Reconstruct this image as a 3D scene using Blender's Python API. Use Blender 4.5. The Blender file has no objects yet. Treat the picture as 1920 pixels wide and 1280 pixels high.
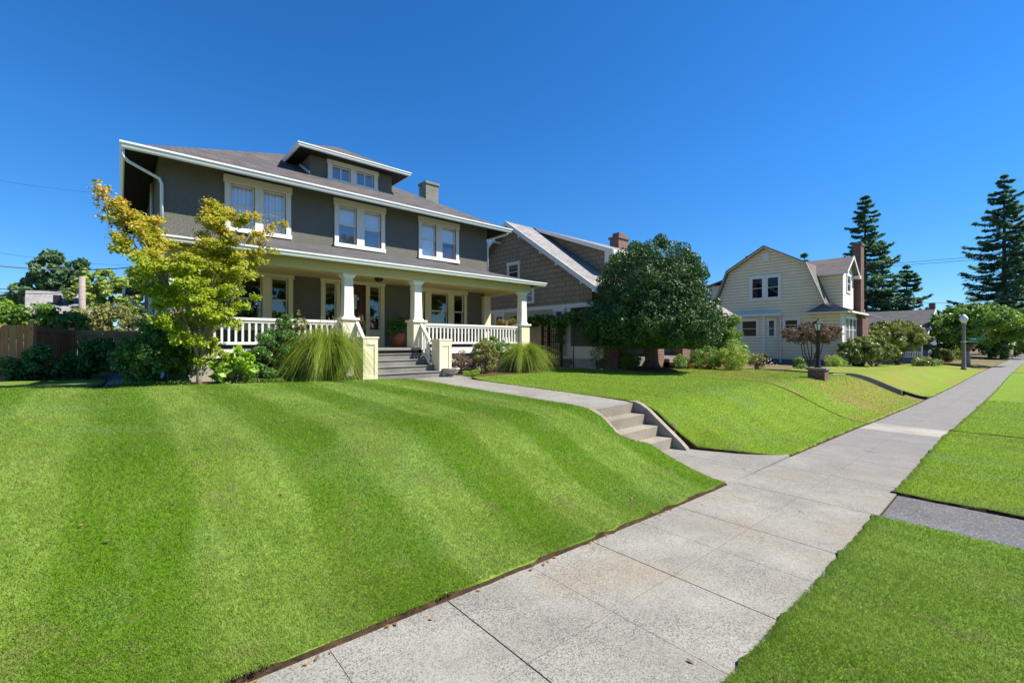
import bpy, math, random
import numpy as np
from mathutils import Vector
sc = bpy.context.scene
COL = sc.collection
rad = math.radians

# ---------------------------------------------------------------- camera, sky, sun, exposure
YAW = math.atan2(926, 825)
FX, FY = math.cos(YAW), math.sin(YAW)
cam_d = bpy.data.cameras.new('camera'); cam = bpy.data.objects.new('camera', cam_d); COL.objects.link(cam)
cam.location = (0, 0, 1.65); cam.rotation_euler = (rad(90), 0, YAW - rad(90))
cam_d.sensor_width = 36; cam_d.lens = 825 / 1920 * 36; cam_d.shift_y = 0.0005
cam_d.clip_start = 0.05; cam_d.clip_end = 5000
sc.camera = cam
SUN = Vector((0.6, -0.6, 1.0)).normalized()
w = bpy.data.worlds.new('World'); sc.world = w; w.use_nodes = True
nt = w.node_tree; bg = nt.nodes['Background']
sky = nt.nodes.new('ShaderNodeTexSky'); sky.sky_type = 'NISHITA'; sky.sun_disc = False
sky.sun_elevation = math.asin(SUN.z); sky.sun_rotation = math.atan2(SUN.x, SUN.y)
sky.altitude = 0; sky.air_density = 1.0; sky.dust_density = 0.0; sky.ozone_density = 10.0
hs = nt.nodes.new('ShaderNodeHueSaturation'); hs.inputs['Saturation'].default_value = 1.16; hs.inputs['Value'].default_value = 1.0
nt.links.new(sky.outputs[0], hs.inputs['Color']); tint = nt.nodes.new('ShaderNodeMix'); tint.data_type = 'RGBA'; tint.blend_type = 'MULTIPLY'; tint.inputs[0].default_value = 1.0; tint.inputs[7].default_value = (0.90, 1.10, 1.18, 1)
nt.links.new(hs.outputs[0], tint.inputs[6])
tcw = nt.nodes.new('ShaderNodeTexCoord'); spw = nt.nodes.new('ShaderNodeSeparateXYZ'); nt.links.new(tcw.outputs['Generated'], spw.inputs[0])
mrw = nt.nodes.new('ShaderNodeMapRange'); nt.links.new(spw.outputs[2], mrw.inputs[0])   # the low sky is less glaring than the model's
for i_, q_ in enumerate((0.0, 0.35, 0.76, 1.0)): mrw.inputs[1 + i_].default_value = q_
mulw = nt.nodes.new('ShaderNodeVectorMath'); mulw.operation = 'SCALE'; nt.links.new(tint.outputs[2], mulw.inputs[0]); nt.links.new(mrw.outputs[0], mulw.inputs['Scale'])
nt.links.new(mulw.outputs[0], bg.inputs[0])
bg.inputs[1].default_value = 0.085
sl = bpy.data.lights.new('sun', 'SUN'); sl.energy = 5.0; sl.angle = rad(0.5); sl.color = (1.0, 0.95, 0.86)
so = bpy.data.objects.new('sun', sl); COL.objects.link(so); so.rotation_euler = (-SUN).to_track_quat('-Z', 'Y').to_euler()
so.location = SUN * 60
vs = sc.view_settings; vs.view_transform = 'Standard'; vs.look = 'None'; vs.gamma = 1; vs.use_curve_mapping = False
vs.exposure = 0.85
sc.cycles.use_denoising = True
sc.cycles.max_bounces = 6; sc.cycles.diffuse_bounces = 3; sc.cycles.glossy_bounces = 3
sc.cycles.transmission_bounces = 4; sc.cycles.transparent_max_bounces = 8
random.seed(7)

# ---------------------------------------------------------------- helpers
BASE = {}
def at(px, py, Y):
    u = (px - 960) / 825; v = (641 - py) / 825
    dx, dy = FX + u * FY, FY - u * FX
    t = Y / dy
    return np.array([t * dx, Y, 1.65 + t * v])
def atz(px, py, Z):
    u = (px - 960) / 825; v = (641 - py) / 825
    t = (Z - 1.65) / v
    return np.array([t * (FX + u * FY), t * (FY - u * FX), Z])

def atd(px, py, d):
    u = (px - 960) / 825; v = (641 - py) / 825
    return np.array([d * (FX + u * FY), d * (FY - u * FX), 1.65 + d * v])
def ter(px, py):
    """first point of the terrain met along a sight line"""
    for d in np.arange(1.5, 120, 0.05):
        p = atd(px, py, d)
        if p[2] <= float(terrain(p[0], p[1])): return p
    return p

def tag(o, label=None, cat=None, group=None, kind=None):
    if label: o['label'] = label
    if cat: o['category'] = cat
    if group: o['group'] = group
    if kind: o['kind'] = kind
    return o
def empty(name, loc, label, cat, group=None):
    o = bpy.data.objects.new(name, None); COL.objects.link(o); o.location = [float(c) for c in loc]
    o.empty_display_size = 0.2
    BASE[o] = np.array(loc, float)
    return tag(o, label, cat, group)
def raw_mesh(name, V, nper, mat, parent=None, idx=None, smooth=False, off=None):
    """V (n*nper,3): consecutive polygons of nper vertices (or idx (m,nper))."""
    V = np.asarray(V, np.float32)
    b = BASE.get(parent) if parent is not None else None
    if b is None: b = np.zeros(3) if off is None else np.asarray(off, float)
    V = V - b.astype(np.float32)
    if idx is None: idx = np.arange(len(V), dtype=np.int32).reshape(-1, nper)
    idx = np.asarray(idx, np.int32)
    me = bpy.data.meshes.new(name)
    me.vertices.add(len(V)); me.vertices.foreach_set('co', V.ravel())
    me.loops.add(idx.size); me.loops.foreach_set('vertex_index', idx.ravel())
    me.polygons.add(len(idx)); me.polygons.foreach_set('loop_start', np.arange(len(idx), dtype=np.int32) * nper)
    try: me.polygons.foreach_set('loop_total', np.full(len(idx), nper, np.int32))
    except Exception: pass
    if smooth: me.polygons.foreach_set('use_smooth', np.ones(len(idx), bool))
    me.update(calc_edges=True)
    me.materials.append(mat)
    o = bpy.data.objects.new(name, me); COL.objects.link(o)
    if parent is not None: o.parent = parent
    else: o.location = [float(c) for c in b]
    BASE[o] = b
    return o

class Fr:
    """a wall frame: origin, along-wall direction u, outward direction n"""
    def __init__(s, O, U, N): s.O = np.array(O, float); s.U = np.array(U, float); s.N = np.array(N, float)
    def p(s, u, n, z): return s.O + s.U * u + s.N * n + np.array([0, 0, z])

class MB:
    def __init__(s): s.v = []; s.f = []
    def poly(s, pts):
        k = len(s.v); s.v += [tuple(map(float, p)) for p in pts]; s.f.append(list(range(k, k + len(pts)))); return s
    def hexa(s, a):
        k = len(s.v); s.v += [tuple(map(float, p)) for p in a]
        for q in ((0, 3, 2, 1), (4, 5, 6, 7), (0, 1, 5, 4), (1, 2, 6, 5), (2, 3, 7, 6), (3, 0, 4, 7)): s.f.append([k + i for i in q])
        return s
    def box(s, x0, x1, y0, y1, z0, z1):
        return s.hexa([(x0, y0, z0), (x1, y0, z0), (x1, y1, z0), (x0, y1, z0), (x0, y0, z1), (x1, y0, z1), (x1, y1, z1), (x0, y1, z1)])
    def fbox(s, fr, u0, u1, n0, n1, z0, z1):
        a = [fr.p(u0, n0, z0), fr.p(u1, n0, z0), fr.p(u1, n1, z0), fr.p(u0, n1, z0)]
        return s.hexa(a + [p + np.array([0, 0, z1 - z0]) for p in a])
    def taper(s, cx, cy, z0, z1, w0, w1, d0=None, d1=None):
        d0 = d0 or w0; d1 = d1 or w1
        return s.hexa([(cx - w0 / 2, cy - d0 / 2, z0), (cx + w0 / 2, cy - d0 / 2, z0), (cx + w0 / 2, cy + d0 / 2, z0), (cx - w0 / 2, cy + d0 / 2, z0),
                       (cx - w1 / 2, cy - d1 / 2, z1), (cx + w1 / 2, cy - d1 / 2, z1), (cx + w1 / 2, cy + d1 / 2, z1), (cx - w1 / 2, cy + d1 / 2, z1)])
    def slab(s, pts, t):
        """a polygon given thickness t downward (along -z)"""
        n = len(pts); k = len(s.v)
        s.v += [tuple(map(float, p)) for p in pts] + [(float(p[0]), float(p[1]), float(p[2]) - t) for p in pts]
        s.f.append(list(range(k, k + n))); s.f.append([k + n + i for i in reversed(range(n))])
        for i in range(n):
            j = (i + 1) % n; s.f.append([k + i, k + n + i, k + n + j, k + j])
        return s
    def ext(s, pts, d):
        """a polygon extruded along vector d"""
        n = len(pts); k = len(s.v); d = np.array(d, float)
        s.v += [tuple(map(float, p)) for p in pts] + [tuple(map(float, np.array(p, float) + d)) for p in pts]
        s.f.append(list(reversed(range(k, k + n)))); s.f.append([k + n + i for i in range(n)])
        for i in range(n):
            j = (i + 1) % n; s.f.append([k + i, k + j, k + n + j, k + n + i])
        return s
    def tube(s, path, r, n=8):
        path = [Vector([float(c) for c in p]) for p in path]; m = len(path)
        if not hasattr(r, '__len__'): r = [r] * m
        k = len(s.v)
        d = (path[1] - path[0]).normalized()
        a = d.orthogonal().normalized()
        for i, p in enumerate(path):
            d = (path[min(i + 1, m - 1)] - path[max(i - 1, 0)]).normalized()
            a = (a - d * a.dot(d))
            a = a.normalized() if a.length > 1e-6 else d.orthogonal().normalized()
            b = d.cross(a)
            for j in range(n):
                t = 2 * math.pi * j / n
                s.v.append(tuple(p + (a * math.cos(t) + b * math.sin(t)) * r[i]))
        for i in range(m - 1):
            for j in range(n):
                q = (j + 1) % n
                s.f.append([k + i * n + j, k + i * n + q, k + (i + 1) * n + q, k + (i + 1) * n + j])
        s.f.append([k + j for j in reversed(range(n))]); s.f.append([k + (m - 1) * n + j for j in range(n)])
        return s
    def lathe(s, c, prof, n=20):
        k = len(s.v); m = len(prof)
        for r, z in prof:
            for j in range(n):
                t = 2 * math.pi * j / n; s.v.append((c[0] + r * math.cos(t), c[1] + r * math.sin(t), c[2] + z))
        for i in range(m - 1):
            for j in range(n):
                q = (j + 1) % n; s.f.append([k + i * n + j, k + i * n + q, k + (i + 1) * n + q, k + (i + 1) * n + j])
        s.f.append([k + j for j in reversed(range(n))]); s.f.append([k + (m - 1) * n + j for j in range(n)])
        return s
    def panel(s, fr, u0, u1, z0, z1, holes=(), rev=0.14):
        """a wall sheet in frame fr with rectangular holes and inward reveals"""
        us = sorted({u0, u1, *[h[0] for h in holes], *[h[1] for h in holes]}); zs = sorted({z0, z1, *[h[2] for h in holes], *[h[3] for h in holes]})
        for i in range(len(us) - 1):
            for j in range(len(zs) - 1):
                um, zm = (us[i] + us[i + 1]) / 2, (zs[j] + zs[j + 1]) / 2
                if any(h[0] < um < h[1] and h[2] < zm < h[3] for h in holes): continue
                s.poly([fr.p(us[i], 0, zs[j]), fr.p(us[i + 1], 0, zs[j]), fr.p(us[i + 1], 0, zs[j + 1]), fr.p(us[i], 0, zs[j + 1])])
        for a, b, c, d in holes:
            s.poly([fr.p(a, 0, c), fr.p(a, 0, d), fr.p(a, -rev, d), fr.p(a, -rev, c)])
            s.poly([fr.p(b, 0, c), fr.p(b, -rev, c), fr.p(b, -rev, d), fr.p(b, 0, d)])
            s.poly([fr.p(a, 0, d), fr.p(b, 0, d), fr.p(b, -rev, d), fr.p(a, -rev, d)])
            s.poly([fr.p(a, 0, c), fr.p(a, -rev, c), fr.p(b, -rev, c), fr.p(b, 0, c)])
        return s
    def build(s, name, mat, parent=None, bevel=0, smooth=False, off=None):
        me = bpy.data.meshes.new(name)
        b = BASE.get(parent) if parent is not None else None
        if b is None: b = np.zeros(3) if off is None else np.array(off, float)
        me.from_pydata([(x - b[0], y - b[1], z - b[2]) for x, y, z in s.v], [], s.f); me.update()
        uv = me.uv_layers.new(name='UVMap')
        dat = np.zeros((len(me.loops), 2), np.float32)
        for p in me.polygons:
            n = p.normal
            if abs(n.z) > 0.97: ua, va = Vector((1, 0, 0)), Vector((0, 1, 0))
            else:
                ua = Vector((-n.y, n.x, 0)).normalized(); va = n.cross(ua)
            for li in p.loop_indices:
                co = me.vertices[me.loops[li].vertex_index].co + Vector(b.tolist())
                dat[li] = (co.dot(ua), co.dot(va))
        uv.data.foreach_set('uv', dat.ravel())
        if smooth: me.polygons.foreach_set('use_smooth', np.ones(len(me.polygons), bool))
        me.materials.append(mat)
        o = bpy.data.objects.new(name, me); COL.objects.link(o)
        if parent is not None: o.parent = parent
        else: o.location = b.tolist()
        BASE[o] = b
        if bevel:
            m = o.modifiers.new('bevel', 'BEVEL'); m.width = bevel; m.segments = 2; m.limit_method = 'ANGLE'
        return o

# ---------------------------------------------------------------- materials
class NT:
    def __init__(s, name):
        s.m = bpy.data.materials.new(name); s.m.use_nodes = True; s.t = s.m.node_tree
        s.b = s.t.nodes['Principled BSDF']; s.out = s.t.nodes['Material Output']
    def n(s, ty, **kw):
        x = s.t.nodes.new('ShaderNode' + ty)
        for k, v in kw.items(): setattr(x, k, v)
        return x
    def l(s, a, b): s.t.links.new(a, b)
    def put(s, sock, v):
        if hasattr(v, 'is_output') or hasattr(v, 'links'): s.l(v, sock)
        else: sock.default_value = v
    def coord(s, which='Object'): return s.n('TexCoord').outputs[which]
    def pos(s): return s.n('NewGeometry').outputs['Position']
    def noise(s, scale, detail=3, vec=None, rough=0.6):
        x = s.n('TexNoise'); x.inputs['Scale'].default_value = scale; x.inputs['Detail'].default_value = detail; x.inputs['Roughness'].default_value = rough
        s.l(vec if vec is not None else s.pos(), x.inputs['Vector']); return x.outputs['Fac']
    def ramp(s, fac, stops):
        x = s.n('ValToRGB'); e = x.color_ramp.elements
        while len(e) < len(stops): e.new(0.5)
        for i, (p, c) in enumerate(stops):
            e[i].position = p; e[i].color = c if len(c) == 4 else (*c, 1)
        s.l(fac, x.inputs[0]); return x.outputs[0]
    def mix(s, f, a, b, mode='MIX'):
        x = s.n('Mix', data_type='RGBA', blend_type=mode)
        s.put(x.inputs[0], f); s.put(x.inputs[6], c4(a)); s.put(x.inputs[7], c4(b)); return x.outputs[2]
    def math(s, op, a, b=0.0, c=0.0):
        x = s.n('Math', operation=op); s.put(x.inputs[0], a); s.put(x.inputs[1], b); s.put(x.inputs[2], c); return x.outputs[0]
    def mr(s, v, a, b, c=0.0, d=1.0):
        x = s.n('MapRange'); s.put(x.inputs[0], v)
        for i, q in enumerate((a, b, c, d)): x.inputs[1 + i].default_value = q
        return x.outputs[0]
    def bump(s, h, strength=0.3, dist=0.02):
        x = s.n('Bump'); x.inputs['Strength'].default_value = strength; x.inputs['Distance'].default_value = dist
        s.l(h, x.inputs['Height']); s.l(x.outputs[0], s.b.inputs['Normal']); return x
    def base(s, c): s.put(s.b.inputs['Base Color'], c4(c))
    def rough(s, r): s.put(s.b.inputs['Roughness'], r)
def c4(c):
    if isinstance(c, (tuple, list)) and len(c) == 3: return (*c, 1.0)
    return c
def sc3(c, k): return tuple(x * k for x in c)

def mat(name, col, var=0.15, scale=3.0, rough=0.7, bump=0.0, bscale=60, spec=0.3, stain=None):
    t = NT(name)
    f = t.noise(scale, 4)
    c = t.ramp(f, [(0.3, sc3(col, 1 - var)), (0.7, sc3(col, 1 + var))])
    if stain:
        g = t.mr(t.noise(stain[1], 5), 0.48, 0.68); c = t.mix(g, c, stain[0])
    t.base(c); t.rough(rough); t.b.inputs['Specular IOR Level'].default_value = spec
    if bump: t.bump(t.noise(bscale, 3), bump, 0.01)
    return t.m
def brickmat(name, c1, c2, mortar, w, h, ms=0.01, rough=0.85, bump=0.5, offset=0.5, bias=0.0, var=0.25, soft=0.1):
    t = NT(name); uv = t.coord('UV')
    b = t.n('TexBrick', offset=offset); t.l(uv, b.inputs['Vector'])
    b.inputs['Color1'].default_value = c4(c1); b.inputs['Color2'].default_value = c4(c2); b.inputs['Mortar'].default_value = c4(mortar)
    b.inputs['Scale'].default_value = 1; b.inputs['Mortar Size'].default_value = ms; b.inputs['Mortar Smooth'].default_value = soft
    b.inputs['Bias'].default_value = bias; b.inputs['Brick Width'].default_value = w; b.inputs['Row Height'].default_value = h
    f = t.noise(1.3, 4)
    c = t.mix(t.mr(f, 0.3, 0.7), b.outputs[0], t.mix(1.0, b.outputs[0], (1 - var,) * 3, 'MULTIPLY'))
    g = t.noise(90, 2)
    c = t.mix(t.math('MULTIPLY', g, 0.35), c, t.mix(1.0, c, (0.55, 0.55, 0.55), 'MULTIPLY'))
    t.base(c); t.rough(rough); t.b.inputs['Specular IOR Level'].default_value = 0.2
    h_ = t.math('ADD', t.math('MULTIPLY', b.outputs['Fac'], -1.0), t.math('MULTIPLY', g, 0.25))
    t.bump(h_, bump, 0.012)
    return t.m
def lapmat(name, col, row, rough=0.6, var=0.06, lap_shade=0.5):
    """horizontal lapped boards: each board a slope, a groove painted dark where the next one starts"""
    t = NT(name); uv = t.coord('UV'); s = t.n('SeparateXYZ'); t.l(uv, s.inputs[0])
    fr = t.math('FRACT', t.math('DIVIDE', s.outputs[1], row))
    gr = t.mr(fr, 0.82, 0.94)
    f = t.noise(2.0, 3)
    c = t.ramp(f, [(0.3, sc3(col, 1 - var)), (0.7, sc3(col, 1 + var))])
    c = t.mix(gr, c, sc3(col, lap_shade))  # shade under each lap painted as a dark line
    t.base(c); t.rough(rough)
    t.bump(t.math('SUBTRACT', 1.0, fr), 0.6, 0.03)
    return t.m
def leafmat(name, cols, trans=0.35, rough=0.45, spec=0.35, big=0.8, bigamt=0.35, zgrad=None):
    """leaf colours picked per leaf (islands), with slow variation through the crown"""
    t = NT(name)
    r = t.n('NewGeometry').outputs['Random Per Island']
    k = len(cols)
    c = t.ramp(r, [(i / max(1, k - 1), cols[i]) for i in range(k)])
    f = t.mr(t.noise(big, 3), 0.3, 0.7)
    c = t.mix(t.math('MULTIPLY', f, bigamt), c, t.mix(1.0, c, (0.62, 0.72, 0.55), 'MULTIPLY'))
    if zgrad:   # leaves that have turned, towards the top of the crown
        z0, z1, col = zgrad
        s = t.n('SeparateXYZ'); t.l(t.pos(), s.inputs[0])
        zf = t.mr(s.outputs[2], z0, z1)
        n2 = t.mr(t.noise(2.2, 3), 0.35, 0.65)
        q = t.math('MULTIPLY', zf, t.math('ADD', t.math('MULTIPLY', n2, 0.7), t.math('MULTIPLY', r, 0.45)))
        c = t.mix(q, c, col)
    nd = t.t.nodes; d = t.b; t.base(c); t.rough(rough); d.inputs['Specular IOR Level'].default_value = spec
    tr = t.n('BsdfTranslucent'); t.l(t.mix(1.0, c, (1.0, 1.0, 0.55), 'MULTIPLY'), tr.inputs[0])
    mx = t.n('MixShader'); mx.inputs[0].default_value = trans; t.l(d.outputs[0], mx.inputs[1]); t.l(tr.outputs[0], mx.inputs[2]); t.l(mx.outputs[0], t.out.inputs[0])
    return t.m

# ---------------------------------------------------------------- terrain
def smooth(t): t = np.clip(t, 0, 1); return t * t * (3 - 2 * t)
def zs(X): return np.interp(X, [-40, -4, 0, 5, 8.5, 15, 22, 33, 48, 400], [0.9, 0.17, 0.01, -0.215, -0.32, -0.55, -0.68, -0.77, -0.77, -0.4])
def YL(X): return np.interp(X, [-50, 14, 48, 110, 400], [2.46, 2.46, 1.45, -1.2, -12.0])
def YR(X): return np.interp(X, [-50, 14, 48, 110, 400], [0.93, 0.93, -0.2, -2.8, -13.6])
def terrain(X, Y):
    X = np.asarray(X, float); Y = np.asarray(Y, float)
    zp = np.interp(X, [-30, -10, 0, 7.5, 16, 22, 36, 50, 62, 400], [1.1, 0.95, 0.75, 0.56, 0.47, 0.32, 0.05, -0.3, -0.45, -0.3]) + 0.018 * (np.clip(Y, 5, 12) - 11)
    back = np.clip((Y - 11.5) / 9, 0, 1) * np.clip((1.5 - X) / 1.5, 0, 1) * 0.36
    zp = zp - back
    t = (Y - YL(X) - 0.02) / 2.65
    a = zs(X)
    return a + (zp - a) * smooth(t)
def walk_l(Y): return np.interp(Y, [2.4, 2.6, 3.0, 20], [5.99, 6.05, 6.09, 6.1])
def walk_r(Y): return np.interp(Y, [2.4, 2.6, 3.0, 3.6, 4.1, 5.0, 9.2, 10.2, 10.8, 11.2], [8.62, 8.40, 8.04, 7.76, 7.665, 7.635, 7.62, 7.72, 8.0, 8.6])
def wob(X, Y): return 0.004 * np.sin(X * 3.1 + Y * 1.7) * np.sin(Y * 2.3 - X * 0.9)
def lawn_z(X, Y):
    """turf height: the terrain, dressed down to the low side wall and the approach right of the steps"""
    X = np.asarray(X, float); Y = np.asarray(Y, float); z = terrain(X, Y)
    lim = np.interp(Y, [2.4, 3.7, 3.9, 4.05, 4.55, 4.72, 4.95], [-0.30, -0.25, -0.13, -0.03, 0.41, 0.47, 0.62])
    lim = lim + 0.42 * np.maximum(0, X - walk_r(Y)) + 0.25 * np.maximum(0, X - walk_r(Y)) ** 2
    k = 0.06; h = np.clip(0.5 + 0.5 * (lim - z) / k, 0, 1)
    sm = lim * (1 - h) + z * h - k * h * (1 - h)
    liml = np.interp(Y, [3.3, 3.5, 3.8, 4.1, 4.55, 4.72, 4.95], [0.6, 0.2, 0.0, 0.01, 0.36, 0.43, 0.62]) + 0.55 * np.maximum(0, 6.1 - X)
    h2 = np.clip(0.5 + 0.5 * (liml - z) / k, 0, 1); sl_ = liml * (1 - h2) + z * h2 - k * h2 * (1 - h2)
    return np.where((X > 7.5) & (X < 11) & (Y < 5.0), sm, np.where((X > 4.5) & (X < 6.5) & (Y > 3.3) & (Y < 5.0), sl_, z))

# ---------------------------------------------------------------- ground materials
def lawnmat(name, blade=False, dry=0.0):
    t = NT(name); p = t.pos(); s = t.n('SeparateXYZ'); t.l(p, s.inputs[0])
    warp = t.math('MULTIPLY', t.math('SUBTRACT', t.noise(0.5, 2), 0.5), 0.55)
    x = t.math('ADD', s.outputs[0], warp)
    st = t.math('COSINE', t.math('MULTIPLY', t.math('SUBTRACT', x, 0.75), 2 * math.pi / 1.45))
    st = t.mr(st, -0.20, 0.42)
    st2 = t.mr(t.math('COSINE', t.math('MULTIPLY', t.math('SUBTRACT', x, 0.4), 2 * math.pi / 0.725)), 0.55, 1.0)
    st = t.math('MULTIPLY', t.math('ADD', t.math('MULTIPLY', st, 0.78), t.math('MULTIPLY', st2, 0.22)), t.mr(t.noise(0.8, 4), 0.30, 0.55, 0.35, 1.0))
    n1 = t.noise(1.1, 5); n2 = t.noise(9, 4); n3 = t.noise(140, 2)
    lot = t.mr(s.outputs[0], 6.6, 7.2); ver = t.mr(s.outputs[1], 0.9, 1.2, 1, 0)         # the next lawn and the verge get much fainter painted stripes
    calm = t.math('MAXIMUM', lot, ver)
    st = t.math('ADD', t.math('MULTIPLY', st, t.math('SUBTRACT', 1.0, t.math('MULTIPLY', calm, 0.78))), t.math('MULTIPLY', calm, 0.38))
    dark, light = (0.140, 0.275, 0.012), (0.420, 0.520, 0.120)
    c = t.mix(t.math('MULTIPLY', st, 0.9), dark, light)  # mowing stripes: light and shade of the leaning grass painted into its colour
    sy = t.n('Mapping'); sy.inputs['Scale'].default_value = (1.0, 0.16, 1.0); t.l(p, sy.inputs[0])      # streaks left along the mower's track
    c = t.mix(t.mr(t.noise(5.5, 4, sy.outputs[0]), 0.40, 0.68, 0, .55), c, (0.115, 0.225, 0.011))
    c = t.mix(t.mr(t.noise(7.5, 3, sy.outputs[0]), 0.55, 0.75, 0, .45), c, (0.28, 0.37, 0.085))
    c = t.mix(t.math('MULTIPLY', lot, 0.55), c, (0.300, 0.430, 0.022))
    c = t.mix(t.mr(t.noise(0.75, 4), 0.52, 0.66, 0, .5), c, (0.205, 0.335, 0.100))
    c = t.mix(t.mr(n1, 0.46, 0.70, 0, .6), c, (0.235, 0.310, 0.040))
    c = t.mix(t.mr(t.noise(26, 3), 0.42, 0.66, 0, .5), c, (0.105, 0.205, 0.009))
    c = t.mix(t.mr(n2, 0.58, 0.78, 0, 0.6), c, (0.225, 0.240, 0.075))
    c = t.mix(t.mr(t.noise(2.1, 5, rough=.7), 0.56, 0.70, 0, 0.6), c, (0.250, 0.245, 0.085))
    c = t.mix(t.mr(t.noise(3.3, 4), 0.64, 0.76, 0, 0.5), c, (0.30, 0.27, 0.12))
    if dry:
        d = t.mr(t.noise(0.45, 5), 0.42, 0.60, 0, dry)
        c = t.mix(d, c, (0.36, 0.27, 0.07))
        d2 = t.mr(t.noise(0.8, 4, rough=0.7), 0.54, 0.66, 0, dry)
        c = t.mix(d2, c, (0.40, 0.27, 0.13))
    if blade:
        r = t.n('NewGeometry').outputs['Random Per Island']
        c = t.mix(t.mr(r, 0, 1, 0, 0.45), c, (0.20, 0.32, 0.035))
        c = t.mix(t.mr(r, 0.93, 0.95, 0, 0.7), c, (0.40, 0.34, 0.15))
        t.base(c); t.rough(0.55); t.b.inputs['Specular IOR Level'].default_value = 0.2
        tr = t.n('BsdfTranslucent'); t.l(c, tr.inputs[0])
        mx = t.n('MixShader'); mx.inputs[0].default_value = 0.4; t.l(t.b.outputs[0], mx.inputs[1]); t.l(tr.outputs[0], mx.inputs[2]); t.l(mx.outputs[0], t.out.inputs[0])
    else:
        c = t.mix(1.0, c, (0.92, 0.94, 0.92), 'MULTIPLY'); c = t.mix(t.mr(n3, 0.35, 0.65), t.mix(1.0, c, (0.62, 0.66, 0.6), 'MULTIPLY'), c)
        t.base(c); t.rough(0.9); t.b.inputs['Specular IOR Level'].default_value = 0.1
        t.bump(t.math('ADD', n3, t.noise(45, 3)), 0.7, 0.03)
    return t.m
def concmat(name, col, speck=0.55, stainamt=0.6, vs_=105, dens=0.52, crack=True, far=False):
    t = NT(name); p = t.pos()
    c = t.ramp(t.noise(1.3, 5), [(0.3, sc3(col, 0.78)), (0.7, sc3(col, 1.2))])
    c = t.mix(t.mr(t.noise(0.9, 6, rough=0.7), 0.46, 0.66, 0, stainamt), c, (col[0] * 0.55, col[1] * 0.54, col[2] * 0.55))
    c = t.mix(t.mr(t.noise(0.75, 5), 0.54, 0.68, 0, 0.55), c, (col[0] * 0.98, col[1] * 0.82, col[2] * 0.62))
    c = t.mix(t.mr(t.noise(5, 5, rough=.75), 0.50, 0.70, 0, 0.5), c, sc3(col, 0.62))
    if far:      # the older slabs down the street are greyer, streaked across
        s = t.n('SeparateXYZ'); t.l(p, s.inputs[0]); xw = t.math('ADD', s.outputs[0], t.math('MULTIPLY', t.noise(1.1, 5), 5.0))
        c = t.mix(t.mr(xw, 8.5, 13.5, 0, .75), c, (0.225, 0.215, 0.215))
    v = t.n('TexVoronoi'); v.inputs['Scale'].default_value = vs_; v.inputs['Randomness'].default_value = 1.0
    wv = t.n('VectorMath', operation='ADD'); nz = t.n('TexNoise'); nz.inputs['Scale'].default_value = 160; t.l(p, nz.inputs['Vector'])
    sv = t.n('VectorMath', operation='SCALE'); sv.inputs['Scale'].default_value = 0.012; t.l(nz.outputs['Color'], sv.inputs[0]); t.l(p, wv.inputs[0]); t.l(sv.outputs[0], wv.inputs[1]); t.l(wv.outputs[0], v.inputs['Vector'])
    rnd = t.n('SeparateColor'); t.l(v.outputs['Color'], rnd.inputs[0])
    dk = t.math('MULTIPLY', t.mr(rnd.outputs[0], dens, dens + .16), t.mr(v.outputs['Distance'], 0.35, 0.7, 1, 0.2))
    dk = t.math('MULTIPLY', dk, t.mr(t.noise(1.9, 5), 0.36, 0.60, 0.5, 1.0))
    c = t.mix(t.math('MULTIPLY', dk, speck), c, (0.05, 0.052, 0.055))
    c = t.mix(t.mr(rnd.outputs[1], 0.93, 0.97, 0, 0.5), c, (0.5, 0.48, 0.43))
    g = t.noise(300, 2)
    c = t.mix(t.mr(g, 0.35, 0.65, 0, 0.5), c, sc3(col, 0.5))
    if crack:
        vc = t.n('TexVoronoi', feature='DISTANCE_TO_EDGE'); vc.inputs['Scale'].default_value = 0.42
        nc = t.n('TexNoise'); nc.inputs['Scale'].default_value = 2.2; nc.inputs['Detail'].default_value = 5; t.l(p, nc.inputs['Vector'])
        sc_ = t.n('VectorMath', operation='SCALE'); sc_.inputs['Scale'].default_value = 0.9; t.l(nc.outputs['Color'], sc_.inputs[0])
        ac = t.n('VectorMath', operation='ADD'); t.l(p, ac.inputs[0]); t.l(sc_.outputs[0], ac.inputs[1]); t.l(ac.outputs[0], vc.inputs['Vector'])
        ck = t.math('MULTIPLY', t.mr(vc.outputs['Distance'], 0.0012, 0.003, 1, 0), t.mr(t.noise(0.5, 2), 0.60, 0.66))
        c = t.mix(t.math('MULTIPLY', ck, 0.75), c, (0.05, 0.045, 0.04))
    t.base(c); t.rough(0.92); t.b.inputs['Specular IOR Level'].default_value = 0.15
    t.bump(t.math('ADD', t.math('MULTIPLY', g, .6), t.math('MULTIPLY', dk, -0.8)), 0.5, 0.006)
    return t.m
M = {}
M['lawn'] = lawnmat('lawn_turf'); M['lawn_dry'] = lawnmat('dry_turf', dry=0.62); M['blade'] = lawnmat('grass_blade', True); M['blade_dry'] = lawnmat('dry_grass_blade', True, 0.62)
M['conc'] = concmat('aggregate_concrete', (0.355, 0.332, 0.278), 0.9, 0.35, 135, far=True); M['conc_white'] = concmat('new_concrete', (0.40, 0.375, 0.32), 0.25, 0.3)
M['conc_gravel'] = concmat('gravel_concrete', (0.185, 0.185, 0.19), 0.95, 0.5, 75, 0.30)
M['conc_step'] = concmat('cast_concrete', (0.36, 0.315, 0.245), 0.35, 0.8, crack=False)
M['conc_grey'] = concmat('grey_concrete', (0.27, 0.255, 0.225), 0.2, 0.5, crack=False)
M['soil'] = mat('dark_soil', (0.055, 0.036, 0.020), 0.5, 14, 0.95, 0.9, 60, 0.1)
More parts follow.
